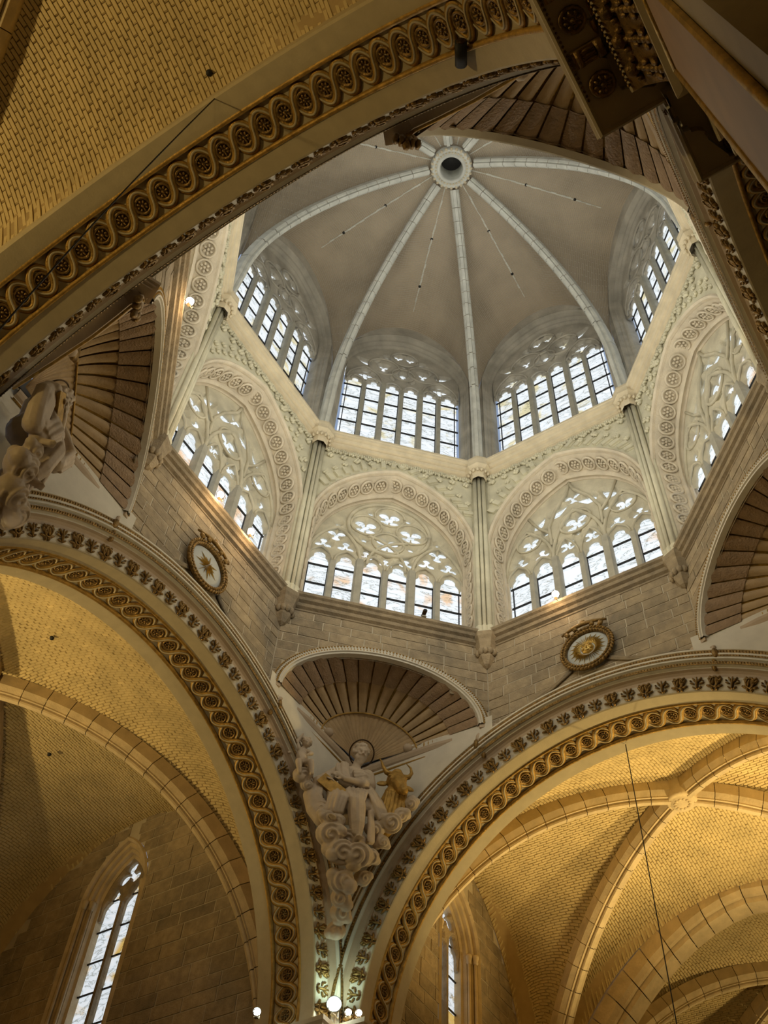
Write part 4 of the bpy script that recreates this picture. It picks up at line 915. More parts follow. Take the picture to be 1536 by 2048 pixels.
# ------------------------------------------------------------------ crossing piers with gilded entablatures
b = MB()
def ent_prof(): return [(0.0, 12.25), (0.06, 12.3), (0.06, 12.42), (0.14, 12.46), (0.14, 12.62), (0.20, 12.68), (0.40, 12.74), (0.42, 12.9), (0.46, 12.94), (0.50, 13.08), (0.50, 13.16), (0.0, 13.22)]
def pier(sx, sy, lab, detail):
    ox = 0.5 if sx < 0 else 0.0
    o = thing('pier', lab, 'pier', M.Identity(4), 'crossing piers')
    X = lambda v: sx * (v + (ox if v > 6.9 or v < 6.0 else ox * 0.0)); 
    # plan outline (positive quadrant): cruciform responds
    def plan(e, g):    # e: projection of the responds toward the openings, g: growth by the moulding
        a0 = 6.90 - g; a1 = 8.40 + g; q = 6.64 - e * 0.45 - g; q1 = 6.64 - e - g      # respond under arch: depth range a0..a1, face q
        c = 6.55 - 0.0
        P = [(c, q2) for q2 in ()]
        return [(q, a1), (q, a0), (a0, a0), (a0, q1), (a1, q1), (a1, 8.6), (8.6, 8.6), (8.6, a1)]
    def P3(e, g, z):
        p = plan(e, g); return [(sx * (x + (ox if 2 <= i < 7 else 0)), sy * y, z) for i, (x, y) in enumerate(p)]
    def solid(name, prof, m, e=0.0):
        b = MB(); rings = [P3(e if len(pp) < 3 else pp[2], pp[0], pp[1]) for pp in prof]; n = len(rings[0]); vs = [p for r in rings for p in r]
        fs = [(i * n + j, i * n + (j + 1) % n, (i + 1) * n + (j + 1) % n, (i + 1) * n + j) for i in range(len(rings) - 1) for j in range(n)]
        fs += [tuple(range(n)), tuple((len(rings) - 1) * n + j for j in range(n))]; b.add(vs, fs); return put(b, name, m, o)
    solid('shaft', [(0, 0), (0, 11.8)], 'cream'); solid('astragal', [(0.02, 11.75), (0.09, 11.8), (0.09, 11.92), (0.02, 11.98)], 'cream')
    solid('capital_core', [(0.0, 11.98), (0.02, 12.3, 0.1), (0.05, 12.6, 0.22), (0.08, 12.72, 0.3)], 'gold_dark'); solid('soffit_slab', [(0.08, 12.72), (0.1, 12.78), (0.1, 12.98), (0.0, 13.0, 0.4), (0.38, 13.01, 0.44)], 'cream', 0.3)
    solid('cornice', [(0.36, 13.02), (0.36, 13.0), (0.39, 12.97), (0.42, 13.0), (0.43, 13.1), (0.46, 13.16), (0.46, 13.26), (0.40, 13.3), (0.0, 13.34)], 'cream', 0.44)
    solid('impost_block', [(0.0, 13.3), (0.0, 13.6)], 'cream', 0.42)
    if not detail: return o
    leaf = MB()
    for i in range(7): leaf.ell((0, 0.05 + 0.03 * i, 0.09 * i), (0.06 - 0.004 * i, 0.05, 0.07), 0, 6, 4)
    leaf.ell((0, 0.30, 0.60), (0.09, 0.09, 0.07), 0, 6, 4)
    for s in (-1, 1):
        leaf.ell((s * 0.07, 0.12, 0.2), (0.05, 0.04, 0.12), 0, 6, 4); leaf.ell((s * 0.06, 0.18, 0.42), (0.04, 0.05, 0.09), 0, 6, 4); leaf.ell((s * 0.1, 0.27, 0.57), (0.04, 0.05, 0.04), 0, 5, 4)
    LM = leaf.mesh('acanthus_leaf', ['gold_dark'])
    ros = MB(); ros.rev([(0.14, 0), (0.14, -0.03), (0.11, -0.04), (0.1, -0.02), (0.03, -0.03)], 14)
    for i in range(8): a = pi * i / 4; ros.ell((0.07 * cos(a), 0.07 * sin(a), -0.03), (0.035, 0.022, 0.03), 0, 5, 4, M.Rotation(a, 3, 'Z'))
    ros.ell((0, 0, -0.04), (0.03, 0.03, 0.03), 0, 5, 4); RM_ = ros.mesh('soffit_rosette', ['gold_dark'])
    br = MB(); br.box((0, 0, -0.05), (0.085, 0.16, 0.05)); br.tube([(-0.085, -0.12, -0.1), (0.085, -0.12, -0.1)], 0.045, 8); br.tube([(-0.085, 0.1, -0.09), (0.085, 0.1, -0.09)], 0.035, 8)
    for i in range(3): br.ell((0.05 * (i - 1), 0, -0.11), (0.02, 0.1, 0.02), 0, 5, 4)
    BM = br.mesh('bracket', ['gold_dark'])
    egg = MB(); egg.tube([(0.09 * cos(a), 0, 0.10 * sin(a)) for a in [pi + pi * i / 8 for i in range(9)]], 0.018, 5); egg.ell((0, 0.0, -0.01), (0.04, 0.04, 0.055), 0, 8, 6); egg.tube([(0.11, 0, 0.03), (0.11, 0.01, -0.1)], 0.014, 5)
    EG = egg.mesh('egg_and_dart', ['gold'])
    def run(p0, p1, nrm, dp=0.44):       # dress one face: p0->p1 along the face, nrm outward
        p0, p1, nrm = V(p0), V(p1), V(nrm); e = (p1 - p0); L_ = e.length; e.normalize(); R3 = M((e, nrm, V((0, 0, 1)))).transposed().to_4x4()
        def at(u, d, z): m_ = R3.copy(); m_.translation = p0 + e * u + nrm * d + V((0, 0, z)); return m_
        n = max(2, int(L_ / 0.25))
        for i in range(n): link('acanthus_leaf', LM, o, at((i + 0.5) * L_ / n, 0.0 * dp, 12.0))
        n = max(2, int(L_ / 0.24))
        for i in range(n): link('egg_and_dart', EG, o, at((i + 0.5) * L_ / n, dp - 0.08, 12.9))
        n = max(1, int(round(L_ / 0.36)))
        for i in range(n + 1):
            u = 0.08 + i * (L_ - 0.1) / n; link('bracket' if i % 2 else 'soffit_rosette', BM if i % 2 else RM_, o, at(u, dp + 0.17, 12.99))
        b = MB()
        for i in range(int(L_ / 0.05)): b.ell(tuple(p0 + e * (i * 0.05) + nrm * (dp + 0.36) + V((0, 0, 12.985))), (0.018, 0.018, 0.018), 0, 5, 3)
        for i in range(int(L_ / 0.06)): b.ell(tuple(p0 + e * (i * 0.06) + nrm * (dp - 0.04) + V((0, 0, 12.72))), (0.022, 0.022, 0.03), 0, 5, 3)
        put(b, 'bead_moulding', 'gold_dark', o)
    s1 = sx * (6.90 + ox); s2 = sx * (8.40 + ox); q = 6.64
    run((s1, sy * q, 0), (s2, sy * q, 0), (0, -sy, 0)); run((sx * q, sy * 6.9, 0), (sx * q, sy * 8.4, 0), (-sx, 0, 0), 0.2)
    # framed rosy panel on the respond face
    b = MB(); x0, x1 = s1 + sx * 0.26, s2 - sx * 0.3; b.box(((x0 + x1) / 2, sy * 6.63, 6.2), (abs(x1 - x0) / 2, 0.02, 5.2)); put(b, 'panel', 'panel', o)
    b = MB()
    for x in (x0, x1): b.tube([(x, sy * 6.615, 1), (x, sy * 6.615, 11.4)], 0.035, 6)
    b.tube([(x0, sy * 6.615, 11.4), (x1, sy * 6.615, 11.4)], 0.035, 6)
    for i in range(160): z = 4 + i * 0.046; b.ell((x0 - sx * 0.07, sy * 6.61, z), (0.03, 0.015, 0.02), 0, 5, 3)
    put(b, 'gold_frame', 'gold', o); return o
pier(-1, -1, 'nearest crossing pier with gilded capital and rosette cornice at the top right', True)
pier(1, 1, 'crossing pier below the saint with the ox, carrying the floodlights', True)
pier(-1, 1, 'crossing pier under the left edge shell niche', False); pier(1, -1, 'crossing pier under the right edge shell niche', False)


# ------------------------------------------------------------------ statues
def sculpt(name, b, m, parent, voxel=0.026, smooth=4):
    o = put(b, name, m, parent); r = o.modifiers.new('join', 'REMESH'); r.mode = 'VOXEL'; r.voxel_size = voxel; r.use_smooth_shade = True
    s_ = o.modifiers.new('soften', 'SMOOTH'); s_.iterations = smooth; s_.factor = 0.5; return o
def limb(b, pts, rs):
    pts = [V(p) for p in pts]; P = []; Rr = []
    for i in range(len(pts) - 1):
        for t in range(4): P.append(pts[i].lerp(pts[i + 1], t / 4)); Rr.append(rs[i] + (rs[i + 1] - rs[i]) * t / 4)
    P.append(pts[-1]); Rr.append(rs[-1]); n = len(P) - 1
    b.tube(P, lambda t: Rr[int(round(t * n))], 10); b.ell(P[0], (Rr[0],) * 3, 0, 10, 8); b.ell(P[-1], (Rr[-1],) * 3, 0, 10, 8)
def cloud(b, c, r, seed, n=2):
    q = random.Random(seed); c = V(c); b.ell(c, (r, r * 0.85, r * 0.85), 0, 16, 12)
    for i in range(n):
        d = V((q.uniform(-1, 1), q.uniform(-0.5, 0.4), q.uniform(-0.8, 0.6))).normalized() * r * 0.75; k = r * q.uniform(0.5, 0.7); b.ell(c + d, (k, k * 0.9, k * 0.85), 0, 12, 8)
    N = V((q.uniform(-0.35, 0.35), -0.8, -0.6)).normalized(); X = N.cross(V((0, 0, 1))).normalized(); Y = X.cross(N); pts = []
    for j in range(44):
        a_ = j * 0.36 + seed; ph = 0.08 + j * 0.027; pts.append(c + (N * cos(ph) + (X * cos(a_) + Y * sin(a_)) * sin(ph)) * (r * 0.93))
    b.tube(pts, max(0.02, r * 0.11), 6)
def head(b, c, r, look=(0, -1, 0), beard=True, curls=True):
    """head of radius r at c; look = facing direction"""
    c = V(c); y = -V(look).normalized(); x = y.cross(V((0, 0, 1))).normalized(); z = x.cross(y) ; R3 = M((x, y, z)).transposed()
    def A(p): return c + R3 @ V([k * r for k in p])
    def E(p, q, nu=10, nv=8, R=None): b.ell(A(p), tuple(k * r for k in q), 0, nu, nv, R3 @ R if R else R3)
    E((0, 0.08, 0.12), (0.82, 0.95, 0.98), 14, 10); E((0, -0.18, -0.45), (0.6, 0.72, 0.62)); E((0, -0.62, -0.75), (0.3, 0.22, 0.22))
    E((0, -1.0, -0.12), (0.13, 0.2, 0.34)); E((0, -1.08, -0.3), (0.19, 0.17, 0.12))
    for s in (-1, 1):
        E((s * 0.32, -0.84, 0.22), (0.24, 0.12, 0.07)); E((s * 0.3, -0.84, 0.05), (0.14, 0.12, 0.08)); E((s * 0.42, -0.68, -0.22), (0.2, 0.2, 0.22)); E((s * 0.84, 0.1, -0.05), (0.1, 0.2, 0.28))
    E((0, -0.88, -0.52), (0.24, 0.12, 0.06)); E((0, -0.85, -0.64), (0.2, 0.12, 0.06))
    q = random.Random(int(c.x * 100))
    if curls:
        for i in range(46):
            a = q.uniform(0, 2 * pi); h = q.uniform(-0.5, 1.0); rr = sqrt(max(0, 1 - min(1, abs(h)) ** 2)); p = (cos(a) * rr * 0.9, sin(a) * rr * 0.98 + 0.12, 0.18 + h * 0.95)
            if p[1] < -0.45 and p[2] < 0.62: continue
            E(p, (0.2, 0.2, 0.17), 6, 5)
    if beard:
        for i in range(30):
            a = q.uniform(-1.25, 1.25); h = q.uniform(0, 1); E((sin(a) * (0.72 - 0.4 * h), -0.45 - cos(a) * 0.42 * (1 - 0.3 * h), -0.62 - 0.75 * h), (0.15, 0.15, 0.24), 6, 5)
        for s in (-1, 1): E((s * 0.24, -0.98, -0.44), (0.22, 0.1, 0.09))
def hand(b, w, d, pal, side, L=0.30):
    """w wrist, d finger direction, pal palm normal, side = thumb side"""
    w, d, pal = V(w), V(d).normalized(), V(pal).normalized(); lat = d.cross(pal).normalized() * side
    limb(b, [w, w + d * L * 0.25, w + d * L * 0.5], [L * 0.14, L * 0.2, L * 0.19])
    for i, (o_, ln) in enumerate(((0.19, 0.46), (0.065, 0.52), (-0.06, 0.48), (-0.18, 0.38))):
        p0 = w + d * L * 0.5 + lat * (o_ * L); p1 = p0 + d * (L * ln * 0.5) + lat * (o_ * L * 0.15); p2 = p1 + (d * 0.75 + pal * 0.65).normalized() * (L * ln * 0.5); limb(b, [p0, p1, p2], [L * 0.075, L * 0.066, L * 0.05])
    t0 = w + d * L * 0.2 + lat * L * 0.17; t1 = t0 + (d * 0.55 + lat * 0.8).normalized() * L * 0.26; limb(b, [t0, t1, t1 + (d + pal * 0.3).normalized() * L * 0.2], [L * 0.085, L * 0.075, L * 0.055])
def folds(b, A_, B_, n, amp, r, seed, bow=(0, -0.1, 0)):
    q = random.Random(seed); A0, A1 = V(A_[0]), V(A_[1]); B0, B1 = V(B_[0]), V(B_[1]); bow = V(bow)
    for i in range(n):
        t = (i + 0.5) / n; p, e = A0.lerp(A1, t), B0.lerp(B1, t + q.uniform(-0.06, 0.06)); pts = [p.lerp(e, j / 8) + bow * sin(pi * j / 8) + V((q.uniform(-amp, amp), q.uniform(-amp, 0) * 0.5, 0)) for j in range(9)]
        b.tube(pts, lambda u: r * (0.6 + 0.6 * sin(pi * u)), 7)
def drape(b, rows, r=0.06, nf=7, seed=1, th=0.09):
    """cloth sheet through rows of points with rounded folds running from the first row to the last"""
    q = random.Random(seed); off = [q.uniform(-0.35, 0.35) for i in range(nf)]
    def P(u, v):
        k = v * (len(rows) - 1); i = min(int(k), len(rows) - 2); f = k - i; f = f * f * (3 - 2 * f); m_ = len(rows[0]) - 1; g = u * m_; j = min(int(g), m_ - 1); h = g - j
        A = V(rows[i][j]).lerp(V(rows[i][j + 1]), h); B = V(rows[i + 1][j]).lerp(V(rows[i + 1][j + 1]), h); return A.lerp(B, f)
    for i in range(nf):
        u0 = (i + 0.5) / nf; b.tube([P(min(1, max(0, u0 + off[i] * sin(v / 12 * pi * 1.5) / nf)), v / 12) for v in range(13)], lambda t: r * (0.75 + 0.35 * sin(pi * t)), 8)
    W_ = 12
    vs = [P(i / W_, j / 8) + V((0, d, 0)) for d in (0, th) for i in range(W_ + 1) for j in range(9)]; n_ = (W_ + 1) * 9; fs = []
    for i in range(W_):
        for j in range(8): a_ = i * 9 + j; fs += [(a_, a_ + 1, a_ + 10, a_ + 9), (a_ + n_, a_ + 9 + n_, a_ + 10 + n_, a_ + 1 + n_)]
    for i in range(W_): fs += [(i * 9, i * 9 + 9, i * 9 + 9 + n_, i * 9 + n_), (i * 9 + 8, i * 9 + 8 + n_, i * 9 + 17 + n_, i * 9 + 17)]
    for j in range(8): fs += [(j, j + n_, j + 1 + n_, j + 1), (W_ * 9 + j, W_ * 9 + j + 1, W_ * 9 + j + 1 + n_, W_ * 9 + j + n_)]
    b.add(vs, fs)
def saint(k, label, ofs, variant):
    o = thing('statue', label, 'statue', frame(k) @ M.Translation(ofs)); b = MB()
    limb(b, [(-0.32, 7.95, 17.75), (-0.32, 7.92, 18.1), (-0.36, 7.93, 18.5), (-0.33, 7.92, 18.72)], [0.34, 0.28, 0.32, 0.24]); limb(b, [(-0.66, 7.86, 18.74), (-0.34, 7.9, 18.84), (-0.02, 7.84, 18.74)], [0.15, 0.17, 0.15])
    limb(b, [(-0.31, 7.86, 18.85), (-0.25, 7.78, 19.14)], [0.115, 0.105]); head(b, (-0.22, 7.72, 19.36), 0.215, (0.2, -1, -0.5), True)
    # far arm reaching down to the book, near arm crossed over the chest
    limb(b, [(-0.7, 7.84, 18.7), (-1.02, 7.7, 18.32), (-1.2, 7.5, 18.05)], [0.17, 0.15, 0.12]); limb(b, [(-1.22, 7.5, 18.03), (-1.05, 7.42, 18.12)], [0.09, 0.07]); hand(b, (-1.05, 7.42, 18.13), (0.8, -0.2, -0.35), (0, 0.5, -0.9), -1)
    limb(b, [(0.0, 7.8, 18.7), (0.02, 7.6, 18.25), (-0.14, 7.45, 18.18)], [0.19, 0.18, 0.14]); limb(b, [(-0.14, 7.45, 18.18), (-0.62, 7.35, 18.14)], [0.105, 0.07]); hand(b, (-0.62, 7.35, 18.14), (-0.9, -0.1, 0.42), (0.1, 0.9, -0.3), 1, 0.34)
    # legs: near knee forward with the shin hanging, other thigh turned aside
    limb(b, [(-0.2, 7.8, 17.8), (-0.26, 7.35, 17.36), (-0.2, 7.45, 16.95), (-0.17, 7.5, 16.6)], [0.28, 0.225, 0.18, 0.09]); limb(b, [(-0.45, 7.8, 17.8), (-0.66, 7.42, 17.45), (-0.75, 7.5, 17.05)], [0.28, 0.22, 0.16]); limb(b, [(-0.1, 7.75, 17.85), (0.15, 7.5, 17.5), (0.4, 7.55, 17.25)], [0.26, 0.17, 0.09])
    for x, y, z, dx in ((-0.17, 7.47, 16.6, 0.03), (-0.72, 7.42, 16.98, -0.08)):
        limb(b, [(x, y, z), (x + dx, y - 0.2, z - 0.08)], [0.085, 0.07])
        for i in range(5): limb(b, [(x + dx + (i - 2) * 0.03, y - 0.2, z - 0.09), (x + dx * 1.2 + (i - 2) * 0.036, y - 0.31 + abs(i - 1) * 0.02, z - 0.11)], [0.026, 0.02])
    drape(b, [[(-0.8, 7.72, 18.85), (-0.62, 7.62, 18.9), (-0.48, 7.66, 18.85)], [(-0.78, 7.55, 18.5), (-0.62, 7.5, 18.5), (-0.5, 7.54, 18.5)], [(-0.66, 7.5, 18.1), (-0.5, 7.48, 18.05), (-0.4, 7.5, 18.05)]], 0.05, 4, 1)      # mantle on the far shoulder
    drape(b, [[(0.14, 7.7, 18.72), (0.16, 7.6, 18.4), (0.06, 7.5, 18.1)], [(-0.12, 7.55, 18.68), (-0.12, 7.45, 18.42), (-0.15, 7.42, 18.12)], [(-0.4, 7.56, 18.62), (-0.36, 7.5, 18.4), (-0.3, 7.46, 18.15)]], 0.045, 5, 2)      # sleeve folds
    drape(b, [[(0.0, 7.45, 18.02), (-0.2, 7.4, 17.98), (-0.5, 7.45, 18.0)], [(-0.05, 7.3, 17.75), (-0.3, 7.22, 17.72), (-0.6, 7.35, 17.8)], [(-0.12, 7.2, 17.45), (-0.3, 7.12, 17.45), (-0.46, 7.2, 17.5)], [(-0.06, 7.28, 16.95), (-0.22, 7.22, 16.9), (-0.36, 7.3, 16.95)], [(-0.08, 7.36, 16.66), (-0.18, 7.34, 16.62), (-0.28, 7.38, 16.68)]], 0.04, 6, 3)
    drape(b, [[(-0.5, 7.4, 17.85), (-0.75, 7.38, 17.82), (-0.98, 7.5, 17.8)], [(-0.5, 7.25, 17.5), (-0.72, 7.2, 17.5), (-0.95, 7.4, 17.55)], [(-0.55, 7.32, 17.12), (-0.76, 7.3, 17.08), (-0.95, 7.42, 17.15)]], 0.055, 5, 4)
    drape(b, [[(-0.02, 7.4, 17.95), (0.05, 7.45, 18.1), (0.16, 7.6, 18.15)], [(0.08, 7.32, 17.6), (0.22, 7.38, 17.72), (0.36, 7.5, 17.75)], [(0.3, 7.42, 17.2), (0.42, 7.45, 17.28), (0.54, 7.5, 17.4)]], 0.05, 5, 5)
    drape(b, [[(0.02, 7.35, 17.35), (0.12, 7.4, 17.45)], [(0.06, 7.42, 16.95), (0.2, 7.5, 17.0)], [(0.1, 7.5, 16.6), (0.24, 7.55, 16.65)]], 0.05, 3, 6)
    limb(b, [(-1.25, 7.6, 17.98), (-1.35, 7.62, 17.7), (-1.2, 7.6, 17.3), (-1.0, 7.6, 17.1)], [0.1, 0.15, 0.18, 0.2]); drape(b, [[(-1.05, 7.5, 17.95), (-1.3, 7.55, 18.0)], [(-1.1, 7.42, 17.6), (-1.36, 7.5, 17.6)], [(-0.95, 7.4, 17.2), (-1.2, 7.48, 17.2)]], 0.055, 4, 7)
    if variant:
        limb(b, [(0.2, 7.8, 18.75), (0.45, 7.6, 18.65), (0.5, 7.5, 18.25), (0.3, 7.4, 17.95)], [0.18, 0.26, 0.28, 0.2]); drape(b, [[(0.1, 7.55, 18.9), (0.5, 7.4, 18.9)], [(0.3, 7.2, 18.4), (0.7, 7.25, 18.5)], [(0.15, 7.3, 17.8), (0.5, 7.3, 17.9)]], 0.06, 5, 8)
    sculpt('figure', b, 'statue', o, 0.02, 2)
    b = MB(); N = V((0.1, -0.75, -0.65)).normalized(); X = N.cross(V((0, 0, 1))).normalized(); Y = X.cross(N); c = V((-0.16, 7.95, 19.56))
    b.tube([c + X * (0.31 * cos(a)) + Y * (0.33 * sin(a)) for a in [2 * pi * i / 40 for i in range(41)]], 0.018, 6, cap=False); b.tube([c - Y * 0.33, V((-0.2, 7.95, 19.15))], 0.012, 5); put(b, 'halo', 'halo', o)
    b = MB(); A, B = V((-1.12, 7.42, 18.06)), V((-0.58, 7.36, 17.62)); e_ = (B - A).normalized(); w_ = V((0.35, -0.1, 0.93)); w_ = (w_ - e_ * w_.dot(e_)).normalized(); n_ = e_.cross(w_)
    R3 = M((e_, w_, n_)).transposed(); b.box((A + B) / 2, (0.36, 0.13, 0.03), 0, R3); b.box((A + B) / 2 + n_ * 0.05, (0.38, 0.15, 0.01), 0, R3); b.box((A + B) / 2 - n_ * 0.05, (0.38, 0.15, 0.01), 0, R3); put(b, 'book', 'gold_dull', o)
    return o
saint(1, 'white carved bearded man seated cross-armed under a thin halo beside a gilded ox', (0, 0, 0), False)
saint(3, 'white carved haloed man at the left edge in a billowing cloak', (-0.1, 0.3, 0.15), True)
CL = [((-1.16, 7.62, 17.68), 0.17), ((-0.9, 7.4, 16.98), 0.2), ((-0.62, 7.42, 16.97), 0.17), ((-0.78, 7.5, 16.62), 0.33), ((-0.5, 7.52, 16.22), 0.32), ((-0.09, 7.48, 16.22), 0.32), ((0.2, 7.6, 16.32), 0.2), ((-0.38, 7.85, 15.75), 0.3), ((-0.3, 8.1, 15.5), 0.24),
      ((0.6, 7.55, 17.3), 0.27), ((0.26, 7.65, 17.1), 0.22), ((1.04, 7.55, 17.95), 0.19), ((0.82, 7.6, 17.6), 0.2), ((-0.24, 8.4, 15.35), 0.24), ((-1.0, 7.6, 17.35), 0.25), ((-0.3, 7.7, 16.7), 0.3), ((-0.25, 8.7, 15.1), 0.22), ((0.1, 7.95, 16.0), 0.2), ((0.45, 7.7, 16.85), 0.18)]
for k, off, lab in ((1, (0, 0, 0), 'white carved swirling clouds under the man with the ox'), (3, (0.1, 0.38, -0.1), 'white carved clouds under the haloed man at the left edge')):
    b = MB()
    for i, (c, r) in enumerate(CL):
        if k == 1 or c[2] < 17.0: cloud(b, c, r, i * 3 + k)
    o = sculpt('cloud_bank', b, 'statue', None, 0.022, 1); o.matrix_world = frame(k) @ M.Translation(off); tag(o, lab, 'cloud carving')
# the ox
o = thing('ox_head', 'gilded ox head and neck with long curved horns beside the seated man', 'ox', frame(1)); b = MB()
limb(b, [(0.45, 7.85, 17.4), (0.55, 7.78, 17.8), (0.66, 7.7, 18.25)], [0.3, 0.29, 0.24]); limb(b, [(0.68, 7.62, 18.6), (0.73, 7.46, 18.38), (0.78, 7.32, 18.12)], [0.24, 0.185, 0.12]); b.ell((0.79, 7.3, 18.08), (0.135, 0.1, 0.1), 0, 10, 8)
b.ell((0.68, 7.58, 18.74), (0.2, 0.14, 0.09), 0, 10, 8); b.ell((0.68, 7.5, 18.8), (0.12, 0.08, 0.07), 0, 8, 6)
for s in (-1, 1):
    b.ell((0.7 + s * 0.16, 7.46, 18.52), (0.055, 0.06, 0.05), 0, 8, 6); b.ell((0.69 + s * 0.17, 7.47, 18.6), (0.09, 0.06, 0.03), 0, 8, 6); b.ell((0.68 + s * 0.32, 7.68, 18.5), (0.15, 0.04, 0.08), 0, 8, 6, M.Rotation(s * 0.25, 3, 'Y')); b.ell((0.79 + s * 0.07, 7.22, 18.1), (0.035, 0.03, 0.03), 0, 6, 5)
for i in range(6): b.tube([(0.46 + i * 0.09, 7.5 - 0.01 * i, 18.15), (0.42 + i * 0.09, 7.5, 17.8), (0.34 + i * 0.1, 7.55, 17.4)], 0.035, 6)
sculpt('head_and_neck', b, 'gold_dull', o, 0.02, 2)
for s, P_ in ((-1, ((0.55, 7.6, 18.76), (0.42, 7.6, 18.8), (0.34, 7.6, 18.95), (0.30, 7.6, 19.08), (0.24, 7.62, 19.22))), (1, ((0.84, 7.6, 18.74), (0.98, 7.6, 18.78), (1.05, 7.6, 18.92), (1.02, 7.6, 19.08), (0.92, 7.62, 19.2)))):
    b = MB(); b.tube(P_, lambda t: 0.075 * (1 - 0.85 * t), 8); put(b, 'horn', 'gold_dull', o)
# cherub
o = thing('cherub', 'small white cherub on a cloud puff beside the cross-armed bearded man', 'cherub', frame(1)); b = MB()
head(b, (-1.6, 7.33, 18.98), 0.135, (0.5, -1, -0.2), False); limb(b, [(-1.66, 7.42, 18.8), (-1.68, 7.42, 18.6), (-1.62, 7.4, 18.42)], [0.09, 0.14, 0.14])
limb(b, [(-1.57, 7.38, 18.76), (-1.46, 7.25, 18.6), (-1.52, 7.15, 18.48)], [0.06, 0.055, 0.04]); hand(b, (-1.52, 7.15, 18.48), (-0.6, -0.2, -0.4), (0, 1, 0.2), 1, 0.12); limb(b, [(-1.76, 7.38, 18.78), (-1.84, 7.33, 18.94), (-1.76, 7.28, 19.1)], [0.06, 0.05, 0.04]); hand(b, (-1.76, 7.28, 19.1), (0.3, 0, 1), (0.5, -0.5, 0), 1, 0.12)
limb(b, [(-1.58, 7.38, 18.38), (-1.46, 7.15, 18.26), (-1.4, 7.2, 17.98)], [0.1, 0.085, 0.055]); limb(b, [(-1.7, 7.38, 18.36), (-1.74, 7.16, 18.22), (-1.68, 7.22, 17.96)], [0.1, 0.085, 0.055])
for i in range(5): limb(b, [(-1.74, 7.48, 18.78), (-1.92 - 0.02 * i, 7.36, 19.0 - 0.1 * i)], [0.05, 0.03])
cloud(b, (-1.6, 7.45, 18.08), 0.22, 41, 3); cloud(b, (-1.45, 7.5, 17.85), 0.15, 5, 1); sculpt('figure', b, 'statue', o, 0.016, 2)
# gilded cartouche near the left edge
o = thing('cartouche', 'gilded leafy cartouche high on the shell beside the haloed man', 'cartouche', frame(3)); b = MB()
for i in range(7): a = -1.2 + i * 0.4; b.ell((-0.85 + 0.16 * sin(a), 8.1, 20.42 + 0.22 * cos(a)), (0.06, 0.08, 0.18), 0, 8, 6, M.Rotation(a, 3, 'Y'))
b.ell((-0.85, 8.08, 20.38), (0.14, 0.1, 0.18), 0, 10, 8); sculpt('leafwork', b, 'gold_dark', o, 0.025, 2)


# ------------------------------------------------------------------ small things
def flood(name, lab, loc, aim, r, m, group=None):
    o = thing(name, lab, 'floodlight', M.Translation(loc), group); R3 = V(aim).to_track_quat('Z', 'Y').to_matrix().to_4x4()
    b = MB(); b.rev([(0.0, -r * 1.1), (r * 0.6, -r * 1.05), (r * 0.95, -r * 0.3), (r * 1.1, 0.0), (r * 1.12, 0.06 * r), (r * 0.98, 0.06 * r), (r * 0.95, -0.02)], 20); put(b, 'housing', 'iron', o, R3)
    b = MB(); b.ell((0, 0, 0.02), (r * 0.95, r * 0.95, r * 0.5), 0, 16, 8); put(b, 'lens', m, o, R3)
    b = MB(); b.tube([(-r * 1.2, 0, 0), (-r * 1.2, 0, -r * 1.5), (r * 1.2, 0, -r * 1.5), (r * 1.2, 0, 0)], 0.012, 5); b.box((0, 0, -r * 1.6), (0.04, 0.04, 0.015)); put(b, 'bracket', 'block', o); return o
TOCAM = V((-0.5, -0.4, -0.76))
for i, (u, k, lab) in enumerate(((-0.66, 2, 'lit floodlight on the lantern sill left of the star medallion'), (0.67, 2, 'lit floodlight on the lantern sill above the star medallion'), (-0.5, 0, 'lit floodlight on the lantern sill above the sun medallion'), (-1.0, 3, 'lit floodlight on the lantern sill at the far left face'))):
    flood('floodlight', lab, (frame(k) @ V((u, 6.42, 23.62))), TOCAM, 0.10, 'lamp_warm')
    gl = bpy.data.lights.new('sill_lamp_glow', 'POINT'); gl.energy = 17; gl.color = (1, 0.66, 0.34); gl.shadow_soft_size = 0.05; go = bpy.data.objects.new('sill_lamp_glow', gl); COL.objects.link(go); go.location = frame(k) @ V((u, 6.2, 23.35))
for loc, r, m, lab in (((6.28, 6.42, 13.62), 0.15, 'lamp_cool', 'brightest greenish floodlight on the cornice at the bottom middle'), ((5.62, 7.9, 13.5), 0.08, 'lamp_cool', 'small cool floodlight left of the brightest one at the bottom'),
                       ((6.50, 6.20, 13.5), 0.07, 'lamp_warm', 'left one of the paired small floodlights at the bottom'), ((6.62, 6.02, 13.5), 0.07, 'lamp_warm', 'right one of the paired small floodlights at the bottom')):
    flood('floodlight', lab, loc, TOCAM, r, m)
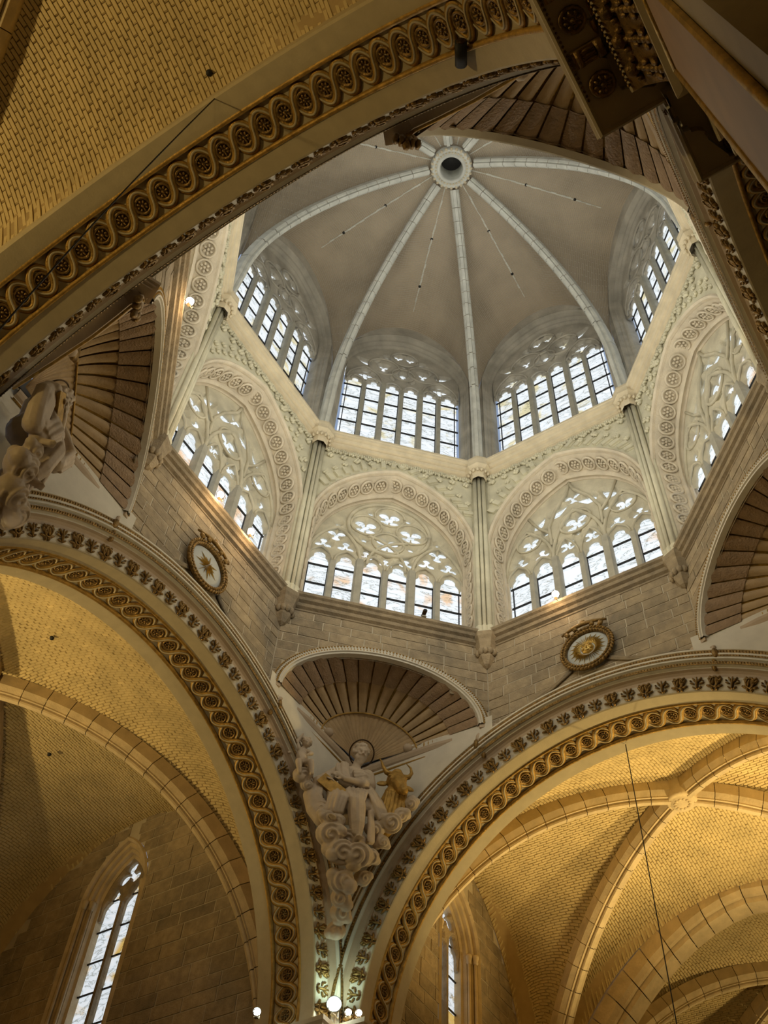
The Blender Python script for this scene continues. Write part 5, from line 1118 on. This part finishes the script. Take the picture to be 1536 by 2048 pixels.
spot('floodlight_beam', (6.1, 6.25, 13.75), (8.5, 8.5, 18), 35, 2.6, (0.75, 1, 0.8), 1, 0.12)
o = thing('security_camera', 'small dark camera standing on the lantern sill above the shell', 'camera', frame(1) @ M.Translation((0.98, 6.5, 23.62))); b = MB()
b.tube([(0, -0.14, -0.02), (0, 0.12, 0.04)], 0.06, 10); put(b, 'housing', 'halo', o); b = MB(); b.tube([(0, -0.15, -0.022), (0, -0.16, -0.024)], 0.045, 10); put(b, 'lens', 'iron', o)
b = MB(); b.tube([(0, 0, 0), (0, 0.03, -0.1)], 0.02, 6); b.box((0, 0.03, -0.11), (0.06, 0.06, 0.015)); put(b, 'bracket', 'mullion', o)
o = thing('projector', 'black projector fixed under the arch beside the gilded pier', 'projector', M.Translation((-7.72, -4.55, 17.25)) @ M.Rotation(0.5, 4, 'Z')); b = MB(); b.tube([(-0.2, 0, -0.12), (0.14, 0, 0.03)], 0.085, 12); put(b, 'housing', 'iron', o)
b = MB(); b.tube([(-0.205, 0, -0.122), (-0.21, 0, -0.124)], 0.07, 12); put(b, 'lens', 'halo', o); b = MB(); b.tube([(0, 0, 0), (0.05, 0, 0.3)], 0.02, 6); put(b, 'bracket', 'iron', o)
b = MB(); b.tube([(8.1, -0.13, 19.35), (8.1, -0.13, 3)], 0.012, 5); tag(put(b, 'cable', 'iron'), 'thin dark cable hanging straight down before the right-hand vault', 'cable')
b = MB(); P = [V((-8.85, -0.65, 19.75)).lerp(V((-9.1, -0.4, 9)), i / 10) + V((0, 0.28 * sin(pi * min(1, i / 10)), 0)) for i in range(11)]; b.tube(P, 0.011, 5); tag(put(b, 'cable', 'iron'), 'thin dark cable hanging in front of the top left arch', 'cable')
for par, (x, y, z), nn in ((oN, (-9.18, -0.6, 19.9), 1), (oL, (-0.53, 11.2, 20.88), 1), (oL, (2.85, 14.5, 21.2), 1)):
    b = MB(); b.rev([(0.0, 0.0), (0.05, 0), (0.06, 0.05)], 10, 0, (x, y, z)); put(b, 'vent_hole_shade', 'iron', par)  # dark cap on the web, coloured as the shade of a hole
